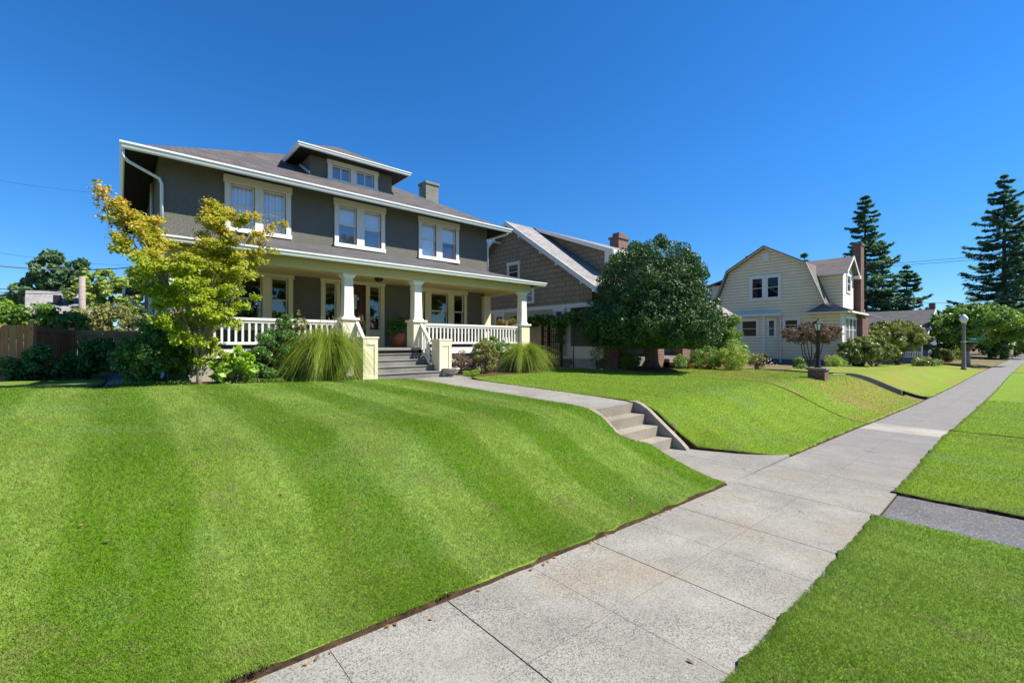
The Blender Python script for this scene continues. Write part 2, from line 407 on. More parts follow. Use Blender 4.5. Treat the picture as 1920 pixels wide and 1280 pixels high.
M['earth'] = mat('dry_earth', (0.17, 0.12, 0.065), 0.4, 1.5, 0.95, 0.6, 30, 0.1, ((0.13, 0.17, 0.04), 0.5))
M['mulch'] = mat('bark_mulch', (0.10, 0.06, 0.035), 0.6, 25, 0.95, 1.0, 70, 0.1)
M['asphalt'] = mat('asphalt', (0.055, 0.055, 0.058), 0.25, 6, 0.85, 0.5, 150)

# ground sheet to the horizon
gx = np.concatenate([[-1500, -500, -150, -60], np.arange(-30, 5.5, 0.75), np.arange(5.6, 8.6, 0.1), np.arange(8.75, 23.3, 0.75), np.arange(23.5, 25.8, 0.2), np.arange(26, 60, 0.75), np.arange(60, 200, 6), [260, 400, 900, 2000]])
gy = np.concatenate([[-1500, -500, -150, -40], np.arange(-14, 2, 1.0), np.arange(2, 5.6, 0.1), np.arange(5.75, 14, 0.5), np.arange(14.1, 60, 2.0), [90, 150, 400, 900, 2000]])
GX, GY = np.meshgrid(gx, gy, indexing='ij')
GZ = terrain(GX, GY) - 0.09
GZ = np.where((GX > 6.04) & (GX < 7.66) & (GY > 3.72) & (GY < 5.0), -0.75, GZ)
GZ = np.where((GX > 5.9) & (GX < 8.8) & (GY > 2.4) & (GY < 4.1), np.minimum(GZ, -0.42), GZ)
GZ = np.where((GX > 23.6) & (GX < 25.6) & (GY > 3.0) & (GY < 5.4), -1.1, GZ)
GZ = np.where(np.abs(GX) + np.abs(GY) > 700, -2.0, GZ)
n0, n1 = GX.shape
ii, jj = np.meshgrid(np.arange(n0 - 1), np.arange(n1 - 1), indexing='ij')
k = (ii * n1 + jj).ravel()
idx = np.stack([k, k + n1, k + n1 + 1, k + 1], 1)
o = raw_mesh('ground', np.stack([GX, GY, GZ], -1).reshape(-1, 3), 4, M['earth'], idx=idx, smooth=True); tag(o, kind='structure')

def sheet(name, m, xa, xb, ya, yb, nx, ny, lift=0.03, skirt=0.13, jit=0.016, kind='structure', zf=None):
    """turf patch: x from xa(y) to xb(y), y from ya(x) to yb(x), lying on the terrain, with turned-down edges"""
    u = np.linspace(0, 1, nx); v = np.linspace(0, 1, ny)
    Ug, Vg = np.meshgrid(u, v, indexing='ij')
    f = lambda q, z: q(z) if callable(q) else np.full_like(z, float(q))
    X = 0.5 * (f(xa, np.full_like(Ug, 5.0)) * (1 - Ug) + f(xb, np.full_like(Ug, 5.0)) * Ug) * 2
    for _ in range(3):
        Y = f(ya, X) * (1 - Vg) + f(yb, X) * Vg
        X = f(xa, Y) * (1 - Ug) + f(xb, Y) * Ug
    rs = np.random.RandomState(3)
    for e in ((0, slice(None)), (-1, slice(None)), (slice(None), 0), (slice(None), -1)):
        X[e] += rs.normal(0, jit, X[e].shape); Y[e] += rs.normal(0, jit, Y[e].shape)
    Z = (lawn_z(X, Y) if zf is None else zf(X, Y)) + lift + wob(X, Y)
    P = np.stack([X, Y, Z], -1)
    lo = P.copy(); lo[..., 2] -= skirt
    Pf = np.pad(P, ((1, 1), (1, 1), (0, 0)), mode='edge'); Lf = np.pad(lo, ((1, 1), (1, 1), (0, 0)), mode='edge')
    Q = Pf.copy()
    for e in ((0, slice(None)), (-1, slice(None)), (slice(None), 0), (slice(None), -1)): Q[e] = Lf[e]
    a, b = Q.shape[:2]
    ii, jj = np.meshgrid(np.arange(a - 1), np.arange(b - 1), indexing='ij'); k = (ii * b + jj).ravel()
    o = raw_mesh(name, Q.reshape(-1, 3), 4, m, idx=np.stack([k, k + b, k + b + 1, k + 1], 1), smooth=True)
    o.data.materials.append(M['soil'])
    mi = ((ii == 0) | (ii == a - 2) | (jj == 0) | (jj == b - 2)).ravel().astype(np.int32)
    o.data.polygons.foreach_set('material_index', mi)
    return tag(o, kind=kind)
yl = lambda X: YL(X) + 0.018
yr = lambda X: YR(X) + 0.02
back_l = lambda X: np.interp(X, [-14, -1.2, -0.4, 5.2, 6.1], [11.9, 11.9, 11.35, 11.15, 11.1])
sheet('lawn', M['lawn'], -14, walk_l, yl, back_l, 150, 70)
sheet('lawn', M['lawn'], -14, -0.28, 11.9, 17.8, 60, 30)
sheet('lawn', M['lawn'], walk_r, 14.84, yl, lambda X: np.interp(X, [7, 8.2, 11.5, 12.6, 14.84], [10.9, 10.95, 11.2, 13.1, 13.2]), 90, 70)
sheet('lawn', M['lawn_dry'], 14.95, 23.8, yl, 10.7, 90, 60)
sheet('lawn', M['lawn_dry'], 25.5, 56, yl, 7.6, 120, 50)
for a, b, m in ((-8, 6.12, 'lawn'), (7.42, 15.25, 'lawn'), (15.38, 52, 'lawn'), (52.4, 140, 'lawn_dry')):
    sheet('parking_strip', M[m], a, b, -3.0, yr, int(min(160, (b - a) * 9)), 40, zf=lambda X, Y: zs(X) - 0.01)
# concrete slabs: pavement, strip crossing, approach and garden walk
def slabs(name, xj, yf, m, zf, odd=None):
    """xj joints along the walk, yf(x) -> list of edge positions across; gaps are real"""
    mb = MB()
    for i in range(len(xj) - 1):
        a, b, g0, g1 = xj[i][0], xj[i + 1][0], xj[i][1], xj[i + 1][1]
        if odd is not None and odd(a) != (m is M['conc_white']): continue
        ya, yb = yf(a), yf(b)
        for j in range(len(ya) - 1):
            e = 0.002 if j else 0; e2 = 0.002 if j < len(ya) - 2 else 0
            q = [(a + g0, ya[j] + e), (b - g1, yb[j] + e), (b - g1, yb[j + 1] - e2), (a + g0, ya[j + 1] - e2)]
            mb.slab([(x, y, float(zf(x, y))) for x, y in q], 0.07)
    if not mb.f: return None
    o = mb.build(name, m); return tag(o, kind='structure')
xj = []
x = 1.62 - 1.53 * 4
i = 0
while x < 150:
    xj.append((x, 0.005 if i % 2 == 0 else 0.002)); x += 0.765; i += 1
swz = lambda X, Y: zs(X)
swy = lambda X: [float(YR(X)), float((YR(X) + YL(X)) / 2), float(YL(X))]
white = lambda a: 13.7 < a + 0.1 < 15.1
slabs('pavement', xj, swy, M['conc'], swz, white); slabs('pavement', xj, swy, M['conc_white'], swz, white)
mb = MB()
for a, b in ((-4.5, 0), (0, 5), (5, 8.5), (8.5, 15), (15, 22), (22, 33), (33, 48), (48, 110)):
    mb.slab([(a, YR(a) - 0.02, zs(a) - 0.018), (b, YR(b) - 0.02, zs(b) - 0.018), (b, YL(b) + 0.07, zs(b) - 0.018), (a, YL(a) + 0.07, zs(a) - 0.018)], 0.2)
tag(mb.build('pavement_bed', M['soil']), kind='structure')
slabs('strip_crossing', [(6.16, 0), (7.38, 0)], lambda x: [-3.0, -1.2, 0.91], M['conc_gravel'], lambda X, Y: zs(X) - 0.012)
slabs('approach', [(6.0, 0.0), (7.2, 0.003), (8.6, 0.0)], lambda x: [2.475, 3.25, 4.038], M['conc'], lambda X, Y: zs(6.9) * 0.7 + zs(X) * 0.3 + 0.0)
wz = lambda X, Y: terrain(6.9, Y) + 0.012
mbw = MB()
wy = [4.86, 5.9, 6.95, 8.0, 9.05, 10.1, 10.75]
for a, b in zip(wy[:-1], wy[1:]):
    mbw.slab([(6.13, a + .004, wz(0, a)), (7.57, a + .004, wz(0, a)), (7.57, b, wz(0, b)), (6.13, b, wz(0, b))], 0.1)
mbw.slab([(5.0, 10.754, wz(0, 10.75)), (7.95, 10.754, wz(0, 10.75)), (7.95, 11.38, wz(0, 11.4)), (5.0, 11.38, wz(0, 11.4))], 0.1)
tag(mbw.build('garden_walk', M['conc']), kind='structure')
mb = MB()
for a, b in zip(np.arange(11.95, 23, 1.0), np.arange(12.95, 24, 1.0)):
    mb.slab([(-0.26, a + .005, terrain(0, a) + 0.0), (0.42, a + .005, terrain(0, a)), (0.42, b, terrain(0, b)), (-0.26, b, terrain(0, b))], 0.12)
tag(mb.build('side_path', M['conc_grey']), kind='structure')
# street beyond the strip: kerb and asphalt
mb = MB(); mk = MB()
for a, b in ((-60, -4), (-4, 5), (5, 15), (15, 33), (33, 160)):
    mb.slab([(a, -11, zs(a) - 0.16), (b, -11, zs(b) - 0.16), (b, -3.3, zs(b) - 0.16), (a, -3.3, zs(a) - 0.16)], 0.3)
    mk.slab([(a, -3.28, zs(a) + 0.0), (b, -3.28, zs(b) + 0.0), (b, -3.08, zs(b) + 0.0), (a, -3.08, zs(a) + 0.0)], 0.4)
tag(mb.build('street', M['asphalt']), kind='structure'); tag(mk.build('kerb', M['conc_grey']), kind='structure')
# planting beds
def bed(pts, m='mulch'):
    mb = MB(); mb.slab([(x, y, float(terrain(x, y)) + 0.03) for x, y in pts], 0.15); return mb
mb = bed([(-0.2, 11.42), (4.8, 11.2), (4.8, 12.28), (-0.2, 12.28)]); mb.slab([(7.7, 11.25, terrain(8, 11) + .03), (12.9, 11.3, terrain(12.6, 11.3) + .03), (12.9, 13.5, terrain(12.6, 13) + .03), (7.7, 12.28, terrain(8, 12) + .03)], 0.15)
tag(mb.build('planting_bed', M['mulch']), kind='structure')

# ---------------------------------------------------------------- grass blades over the turf
rs = np.random.RandomState(11)
def on_lawn(X, Y):
    a = (X > -14) & (X < walk_l(Y)) & (Y > 2.478) & (Y < back_l(X))
    b = (X > walk_r(Y)) & (X < 14.82) & (Y > 2.478) & (Y < np.interp(X, [7, 8.2, 11.5, 12.6, 14.84], [10.9, 10.95, 11.2, 13.1, 13.2]))
    c = (Y < YR(X) + 0.025) & (Y > -3) & (((X > -8) & (X < 6.12)) | ((X > 7.42) & (X < 15.25)) | ((X > 15.38) & (X < 50)))
    d = (X > 14.97) & (X < 50) & ((X < 23.8) | (X > 25.5)) & (Y > YL(X) + 0.06) & (Y < np.where(X < 24, 10.7, 7.6))
    return a | b | c, c, d
N = 2600000
d = np.exp(rs.uniform(np.log(0.9), np.log(26), N)); th = YAW + rs.uniform(rad(-85), rad(85), N)
d *= 1.0
X = d * np.cos(th); Y = d * np.sin(th)
lush, strip, dry = on_lawn(X, Y)
def blades(name, sel, m):
    x, y, dd = X[sel], Y[sel], d[sel]; n = len(x)
    z = np.where(strip[sel], zs(x) - 0.01, lawn_z(x, y)) + 0.027 + wob(x, y)
    wd = (0.0026 + 0.0006 * dd) * rs.uniform(0.7, 1.3, n); ht = (0.017 + 0.0006 * dd) * rs.uniform(0.5, 1.5, n)
    a = rs.uniform(0, 2 * np.pi, n)
    sgn = np.tanh(2.5 * np.cos((x + 0.25 * np.sin(y * 0.8) - 0.75) * 2 * np.pi / 1.45))
    lx = rs.normal(0, 0.5, n); ly = rs.normal(0, 0.5, n) + 0.16 * sgn
    dx, dy = np.cos(a) * wd / 2, np.sin(a) * wd / 2
    V = np.empty((n, 3, 3), np.float32)
    V[:, 0] = np.stack([x - dx, y - dy, z], 1); V[:, 1] = np.stack([x + dx, y + dy, z], 1)
    V[:, 2] = np.stack([x + lx * ht, y + ly * ht, z + ht], 1)
    o = raw_mesh(name, V.reshape(-1, 3), 3, m); return tag(o, kind='stuff')
blades('grass', lush, M['blade']); blades('dry_grass', dry & (d < 40), M['blade_dry'])

# a few fallen leaves on turf and pavement
n = 260; lx_ = rs.uniform(-2, 16, n); ly_ = rs.uniform(.9, 11, n) ; ly_ = np.where(rs.rand(n) < .35, 2.46 + np.abs(rs.normal(0, .05, n)) - .05, ly_)
okk = ~((lx_ > 5.9) & (lx_ < 8.0) & (ly_ > 2.6) & (ly_ < 5.2)); lx_, ly_ = lx_[okk], ly_[okk]; n = len(lx_)
lz_ = np.where(ly_ < 2.46, zs(lx_) + .006, lawn_z(lx_, ly_) + .05)
V = np.empty((n, 4, 3)); an = rs.uniform(0, 6.28, n); sz = rs.uniform(.008, .024, n)
for q_ in range(4): V[:, q_] = np.stack([lx_ + np.cos(an + q_ * 1.57) * sz * (1 if q_ % 2 else .55), ly_ + np.sin(an + q_ * 1.57) * sz * (1 if q_ % 2 else .55), lz_ + rs.uniform(0, .008, n)], 1)
M['litter'] = mat('fallen_leaf', (0.26, 0.15, 0.06), 0.6, 40, 0.8)
tag(raw_mesh('leaf_litter', V.reshape(-1, 3), 4, M['litter']), kind='stuff')

# ---------------------------------------------------------------- house materials
def stuccomat(name, col):
    t = NT(name); c = t.ramp(t.noise(0.9, 4), [(.3, sc3(col, .9)), (.7, sc3(col, 1.1))])
    g = t.noise(38, 3, rough=.7); c = t.mix(t.mr(g, .40, .60), t.mix(1.0, c, (.62, .62, .62), 'MULTIPLY'), c)
    t.base(c); t.rough(.95); t.b.inputs['Specular IOR Level'].default_value = .1; t.bump(t.math('ADD', g, t.noise(80, 2)), 1.0, .03); return t.m
M['stucco'] = stuccomat('rough_stucco', (0.245, 0.238, 0.200))
M['stucco_base'] = mat('smooth_render', (0.36, 0.36, 0.29), 0.10, 1.2, 0.9, 0.3, 40, 0.1)
M['trim'] = mat('white_trim_paint', (0.76, 0.735, 0.66), 0.03, 2, 0.45, 0.05, 30)
M['gutter'] = mat('gutter_paint', (0.74, 0.76, 0.74), 0.04, 3, 0.4)
M['cream'] = mat('cream_paint', (0.74, 0.67, 0.47), 0.04, 1.5, 0.5, 0.05, 30)
M['cream_col'] = mat('pale_cream_paint', (0.80, 0.77, 0.66), 0.03, 2, 0.5, 0.05, 30)
M['olive'] = mat('shaded_cream_paint', (0.62, 0.53, 0.27), 0.05, 1.5, 0.55)  # the cream trim with its porch shade mixed into the colour
M['shingle'] = brickmat('asphalt_shingles', (0.165, 0.142, 0.135), (0.105, 0.095, 0.096), (0.05, 0.045, 0.045), 0.33, 0.14, 0.008, 0.95, 0.6, 0.5, 0.0, 0.22)
M['shingle_porch'] = brickmat('grey_shingles', (0.155, 0.145, 0.14), (0.105, 0.10, 0.10), (0.045, 0.042, 0.04), 0.33, 0.12, 0.008, 0.95, 0.6, 0.5, 0.0, 0.22)
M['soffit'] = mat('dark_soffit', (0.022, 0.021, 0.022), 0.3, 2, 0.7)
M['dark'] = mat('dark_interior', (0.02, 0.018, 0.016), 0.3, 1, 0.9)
M['blind'] = mat('pale_blinds', (0.84, 0.85, 0.86), 0.03, 2, 0.6)
M['blind_dark'] = mat('grey_shade', (0.20, 0.21, 0.24), 0.05, 2, 0.7)
M['bamboo'] = lapmat('bamboo_shade', (0.28, 0.11, 0.05), 0.03, 0.7)
M['lamp_amber'] = mat('amber_shade', (0.65, 0.28, 0.06), 0.05, 2, 0.6)
M['red_door'] = mat('dark_red_door', (0.12, 0.032, 0.022), 0.15, 1.5, 0.4)
M['iron'] = mat('black_iron', (0.02, 0.02, 0.022), 0.2, 5, 0.45)
M['brass'] = mat('worn_brass', (0.35, 0.25, 0.12), 0.2, 5, 0.35)
M['terracotta'] = mat('glazed_terracotta', (0.42, 0.11, 0.035), 0.15, 4, 0.25, 0, 30, 0.5)
M['clay'] = mat('terracotta_clay', (0.50, 0.17, 0.08), 0.15, 6, 0.85)
M['stone'] = mat('weathered_stone', (0.42, 0.38, 0.32), 0.25, 8, 0.9, 0.5, 50)
M['porch_floor'] = mat('porch_floor_paint', (0.25, 0.24, 0.22), 0.1, 2, 0.6)
M['painted_brick'] = brickmat('painted_chimney_brick', (0.34, 0.35, 0.28), (0.30, 0.31, 0.25), (0.16, 0.16, 0.13), 0.22, 0.075, 0.012)
M['brick'] = brickmat('red_brick', (0.26, 0.085, 0.05), (0.17, 0.06, 0.045), (0.42, 0.38, 0.33), 0.22, 0.075, 0.010)
M['brick_dark'] = brickmat('brown_brick', (0.22, 0.10, 0.07), (0.15, 0.075, 0.055), (0.30, 0.26, 0.22), 0.24, 0.085, 0.010)
def glassmat(name, tint=0.7, refl=0.16):
    t = NT(name); tr = t.n('BsdfTransparent'); tr.inputs[0].default_value = (tint, tint, tint * 1.03, 1)
    g = t.n('BsdfGlossy'); g.inputs['Roughness'].default_value = 0.02; g.inputs[0].default_value = (1, 1, 1, 1)
    fr = t.n('LayerWeight'); fr.inputs[0].default_value = 0.5
    f = t.math('MINIMUM', t.math('ADD', t.math('MULTIPLY', t.math('POWER', fr.outputs['Facing'], 4.0), 0.9), refl + 0.04), 1.0)
    mx = t.n('MixShader'); t.l(f, mx.inputs[0]); t.l(tr.outputs[0], mx.inputs[1]); t.l(g.outputs[0], mx.inputs[2]); t.l(mx.outputs[0], t.out.inputs[0])
    return t.m
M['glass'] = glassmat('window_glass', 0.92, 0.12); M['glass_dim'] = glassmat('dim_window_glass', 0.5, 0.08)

def double_hung(parent, fr, z0, z1, units, casing=0.14, head=0.20, sill=0.13, mtrim=None, mglass=None, blinds=None, proud=0.05, label=None, meet=0.52, lites=0, single=False):
    """casing, sill and sashes as the window; its panes and blinds as sub-parts. units: [(u0,u1)] openings. returns the wall holes"""
    mtrim = mtrim or M['trim']; mglass = mglass or M['glass']
    U0, U1 = units[0][0] - casing, units[-1][1] + casing
    a, b = z0 + sill, z1 - head
    f = MB()
    f.fbox(fr, U0 - 0.03, U1 + 0.03, 0.003, proud + 0.02, b, z1)
    f.fbox(fr, U0 - 0.02, U1 + 0.02, 0.003, proud + 0.03, z0, a)
    edges = [U0] + [e for q in units for e in q] + [U1]
    for i in range(0, len(edges), 2): f.fbox(fr, edges[i], edges[i + 1], 0.003, proud, a, b)
    for u0, u1 in units:
        m = a + (b - a) * meet; s = 0.045
        for (p, q, n) in ((m - 0.02, b, -0.035),) + (() if single else ((a, m + 0.02, -0.07),)):
            if single: p = a
            f.fbox(fr, u0, u0 + s, n - 0.03, n, p, q); f.fbox(fr, u1 - s, u1, n - 0.03, n, p, q)
            f.fbox(fr, u0 + s, u1 - s, n - 0.03, n, q - s, q); f.fbox(fr, u0 + s, u1 - s, n - 0.03, n, p, p + s)
            if lites:
                for i in range(1, lites): f.fbox(fr, u0 + s + (u1 - u0 - 2 * s) * i / lites - .01, u0 + s + (u1 - u0 - 2 * s) * i / lites + .01, n - 0.02, n - .005, p + s, q - s)
    w = f.build('window', mtrim, parent, bevel=0.006)
    if label: w['label'] = label
    for i, (u0, u1) in enumerate(units):
        g = MB(); m = a + (b - a) * meet
        if single: g.poly([fr.p(u0, -0.05, a), fr.p(u1, -0.05, a), fr.p(u1, -0.05, b), fr.p(u0, -0.05, b)])
        else:
            g.poly([fr.p(u0, -0.05, m), fr.p(u1, -0.05, m), fr.p(u1, -0.05, b), fr.p(u0, -0.05, b)])
            g.poly([fr.p(u0, -0.085, a), fr.p(u1, -0.085, a), fr.p(u1, -0.085, m), fr.p(u0, -0.085, m)])
        g.build('pane', mglass, w)
        bl = (blinds or {}).get(i, ())
        for zb0, zb1, mb_, slat in bl:
            h = MB(); c, d_ = a + (b - a) * zb0, a + (b - a) * zb1
            if slat:
                k = max(3, int((u1 - u0) / slat))
                for q in range(k):
                    p0 = u0 + (u1 - u0) * q / k; p1 = u0 + (u1 - u0) * (q + 1) / k
                    h.fbox(fr, p0 + 0.004, p1 - 0.004, -0.105 - 0.012 * (q % 2), -0.098 - 0.012 * (q % 2), c, d_)
            else: h.fbox(fr, u0 + .01, u1 - .01, -0.105, -0.098, c, d_)
            h.build('blind', mb_, w)
    return [(u0, u1, a, b) for u0, u1 in units]

# ---------------------------------------------------------------- the grey stucco house
H1 = empty('foursquare_house', (6.35, 15.0, 0.6), 'large dark grey stucco two storey house with hipped roof, dormer and full width porch', 'house')
FRT = Fr((0, 15.0, 0), (1, 0, 0), (0, -1, 0))
X0, X1, YB = 0.79, 11.9, 24.8
B = M['blind']; D = M['blind_dark']
holes = []
up = dict(z0=4.86, z1=6.49, casing=0.14, head=0.22, sill=0.13)
holes += double_hung(H1, FRT, units=[(2.39, 3.02), (3.24, 3.88)], blinds={0: [(0, 1, B, 0.09)], 1: [(0.0, 1, B, 0.09)]}, label='upstairs window with vertical blinds behind the maple', **up)
holes += double_hung(H1, FRT, units=[(5.51, 6.13), (6.40, 7.03)], blinds={0: [(0.5, 1, B, 0), (0, 0.5, D, 0)], 1: [(0.48, 1, B, 0), (0, 0.48, D, 0)]}, label='upstairs middle window with half drawn shades', **up)
holes += double_hung(H1, FRT, units=[(8.69, 9.33), (9.61, 10.27)], blinds={0: [(0, 1, B, 0)], 1: [(0.5, 1, B, 0), (0, 0.36, M['bamboo'], 0)]}, label='upstairs window with a brown slatted shade in its lower sash', **up)
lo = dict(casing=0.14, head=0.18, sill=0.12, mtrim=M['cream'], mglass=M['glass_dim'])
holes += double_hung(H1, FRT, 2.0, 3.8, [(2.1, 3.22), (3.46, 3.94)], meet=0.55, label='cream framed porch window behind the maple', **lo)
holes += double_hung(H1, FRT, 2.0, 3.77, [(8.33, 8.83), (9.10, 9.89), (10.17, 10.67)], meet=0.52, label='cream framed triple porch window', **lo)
# door opening with side lights
dh = [(5.06, 5.43, 2.05, 3.64), (5.56, 6.46, 1.50, 3.64), (6.59, 7.0, 2.05, 3.64)]
mb = MB().panel(FRT, X0, X1, 0.45, 6.82, holes + dh, 0.16)
LFT = Fr((X0, 15.0, 0), (0, 1, 0), (-1, 0, 0)); RGT = Fr((X1, 15.0, 0), (0, 1, 0), (1, 0, 0)); BCK = Fr((0, YB, 0), (1, 0, 0), (0, 1, 0))
lh = double_hung(H1, LFT, 1.9, 3.6, [(3.2, 3.9), (4.1, 4.8)], mtrim=M['trim'], blinds={0: [(0, 1, B, 0)], 1: [(0, 1, B, 0)]}, label='white side window on the left wall')
mb.panel(LFT, 0, YB - 15, 0.3, 6.82, lh); mb.panel(RGT, 0, YB - 15, 0.3, 6.82); mb.panel(BCK, X0, X1, 0.3, 6.82)
mb.poly([(X0, 15.2, 4.6), (X1, 15.2, 4.6), (X1, YB, 4.6), (X0, YB, 4.6)]); mb.poly([(X0, 15.2, 1.4), (X1, 15.2, 1.4), (X1, YB, 1.4), (X0, YB, 1.4)])
mb.build('wall', M['stucco'], H1)
# room partitions so that one does not look through the house
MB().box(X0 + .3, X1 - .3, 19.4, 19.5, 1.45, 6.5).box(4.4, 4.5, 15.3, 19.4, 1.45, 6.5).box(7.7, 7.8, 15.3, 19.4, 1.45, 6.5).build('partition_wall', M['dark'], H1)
# hip roof
ex0, ex1, ey0, ey1, ez, pit = 0.09, 12.6, 14.3, 25.5, 6.50, 0.545
hd = (ey1 - ey0) / 2; rz = ez + pit * hd
A, Bp, C_, Dp = (ex0, ey0, ez), (ex1, ey0, ez), (ex1, ey1, ez), (ex0, ey1, ez)
R0, R1 = (ex0 + hd, ey0 + hd, rz), (ex1 - hd, ey0 + hd, rz)
mb = MB()
for q in ([A, Bp, R1, R0], [Bp, C_, R1], [C_, Dp, R0, R1], [Dp, A, R0]): mb.poly(q)
mb.build('roof', M['shingle'], H1)
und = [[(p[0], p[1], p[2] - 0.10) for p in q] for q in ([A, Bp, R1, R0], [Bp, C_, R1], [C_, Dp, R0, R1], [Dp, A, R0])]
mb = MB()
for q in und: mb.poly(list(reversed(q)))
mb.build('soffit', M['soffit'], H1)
def gutter_run(mb, pts, w=0.10, h=0.13, closed=False):
    """an ogee gutter outside an eave line: pts go round with the outside on the right-hand side"""
    prof = [(0, 0), (0, -h - .03), (0.03, -h - .03), (0.055, -h), (w * 0.75, -h * 0.55), (w, -h * 0.3), (w, 0.005), (w - .012, 0.005), (w - .012, -h * 0.2), (0.012, -h * 0.2), (0.012, 0.0)]
    n = len(pts); rows = []
    for i, p in enumerate(pts):
        p = np.array(p, float)
        dirs = []
        if i > 0 or closed: dirs.append(p - np.array(pts[i - 1], float))
        if i < n - 1 or closed: dirs.append(np.array(pts[(i + 1) % n], float) - p)
        ns = [np.array([d_[1], -d_[0], 0]) / np.hypot(d_[0], d_[1]) for d_ in dirs]
        m = sum(ns); m = m / np.linalg.norm(m); s_ = 1 / max(0.3, m @ ns[0])
        rows.append([p + m * o_ * s_ + np.array([0, 0, z]) for o_, z in prof])
    for i in range(n if closed else n - 1):
        a, b = rows[i], rows[(i + 1) % n]
        for k in range(len(prof)): q = (k + 1) % len(prof); mb.poly([a[k], b[k], b[q], a[q]])
    if not closed: mb.poly(rows[0]); mb.poly(list(reversed(rows[-1])))
    return mb
gutter_run(MB(), [(ex0, ey0, ez + .02), (ex1, ey0, ez + .02), (ex1, ey1, ez + .02), (ex0, ey1, ez + .02)], closed=True).build('gutter', M['gutter'], H1)
MB().tube([(0.05, 14.35, 6.34), (0.05, 14.38, 6.20), (0.16, 14.5, 6.13), (0.78, 14.93, 5.98), (0.83, 14.95, 5.86), (0.83, 14.95, 4.72)], 0.04, 8).build('downspout', M['gutter'], H1, smooth=True)
MB().tube([(0.74, 15.12, 4.4), (0.74, 15.12, 0.8)], 0.045, 8).build('downspout', M['gutter'], H1, smooth=True)
MB().tube([(0.74, 17.8, 6.6), (0.74, 17.8, 0.8)], 0.045, 8).build('downspout', M['gutter'], H1, smooth=True)
MB().tube([(12.5, 14.3, 6.34), (12.45, 14.4, 6.26), (11.98, 14.97, 6.1), (11.97, 15.03, 5.95), (11.97, 15.03, 4.5)], 0.04, 8).build('downspout', M['gutter'], H1, smooth=True)
# dormer
DF = Fr((0, 16.05, 0), (1, 0, 0), (0, -1, 0)); dx0, dx1 = 4.91, 7.97
dhole = double_hung(H1, DF, 7.37, 8.17, [(5.66, 6.33), (6.55, 7.23)], casing=0.15, head=0.18, sill=0.12, single=True, blinds={0: [(0, 1, D, 0)], 1: [(0, 1, D, 0)]}, label='slider window in the dormer')
mb = MB().panel(DF, dx0, dx1, 7.3, 8.42, dhole)
mb.poly([(dx0, 16.05, 7.3), (dx0, 16.05, 8.42), (dx0, 18.3, 8.42)]); mb.poly([(dx1, 16.05, 7.3), (dx1, 18.3, 8.42), (dx1, 16.05, 8.42)])
mb.build('dormer_wall', M['stucco'], H1)
for a, b in ((5.98, 6.02), (6.87, 6.91)): MB().fbox(DF, a, b, -.075, -.04, 7.5, 7.98).build('dormer_mullion', M['trim'], H1)
q0, q1, qy, qz, qp = 4.45, 8.44, 15.55, 8.24, 0.55; hw = (q1 - q0) / 2; pk = qz + qp * hw; yb = 20.5
mb = MB(); mc = (q0 + q1) / 2
T = [[(q0, qy, qz), (q1, qy, qz), (mc, qy + hw, pk)], [(q1, qy, qz), (q1, yb, qz), (mc, yb, pk), (mc, qy + hw, pk)], [(q0, yb, qz), (q0, qy, qz), (mc, qy + hw, pk), (mc, yb, pk)]]
for q in T: mb.poly(q)
mb.build('dormer_roof', M['shingle'], H1)
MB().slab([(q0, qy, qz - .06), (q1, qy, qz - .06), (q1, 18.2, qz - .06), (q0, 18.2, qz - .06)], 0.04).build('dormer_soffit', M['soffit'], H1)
gutter_run(MB(), [(q0, 18.2, qz + .015), (q0, qy, qz + .015), (q1, qy, qz + .015), (q1, 18.2, qz + .015)], 0.085, 0.10).build('dormer_gutter', M['gutter'], H1)
mb = MB().fbox(DF, dx0 - .03, dx1 + .06, 0.003, 0.04, 7.33, 7.44)
rs_ = lambda y: ez + pit * (y - ey0)
mb.ext([(dx0 - .035, 16.01, rs_(16.05) + .0), (dx0 - .035, 16.01, rs_(16.05) + .1), (dx0 - .035, 17.75, rs_(17.75) + .1), (dx0 - .035, 17.75, rs_(17.75))], (0.03, 0, 0))
mb.build('dormer_trim', M['trim'], H1)
# chimney behind the ridge
chx, chy = 12.1, 20.4
pc = at(805, 345, 20.4); chx = pc[0]
MB().box(chx - .38, chx + .38, 20.1, 20.8, 6.8, pc[2] - .12).box(chx - .43, chx + .43, 20.05, 20.85, pc[2] - .12, pc[2]).build('chimney', M['painted_brick'], H1)

# ---- porch
PF = 1.47
MB().box(0.72, 12.02, 12.36, 14.99, PF - 0.07, PF).build('porch_floor', M['porch_floor'], H1)
for q in ((0.80, 5.0, 12.42, 12.6), (7.46, 11.94, 12.42, 12.6), (11.76, 11.94, 12.602, 14.99), (.8, .98, 12.602, 14.99)): MB().box(*q, 0.35, PF - .072).build('foundation', M['stucco_base'], H1)
for a, b in ((0.70, 4.98), (7.48, 12.04)): MB().box(a, b, 12.33, 12.42, PF - .20, PF - .0).build('floor_trim', M['trim'], H1)
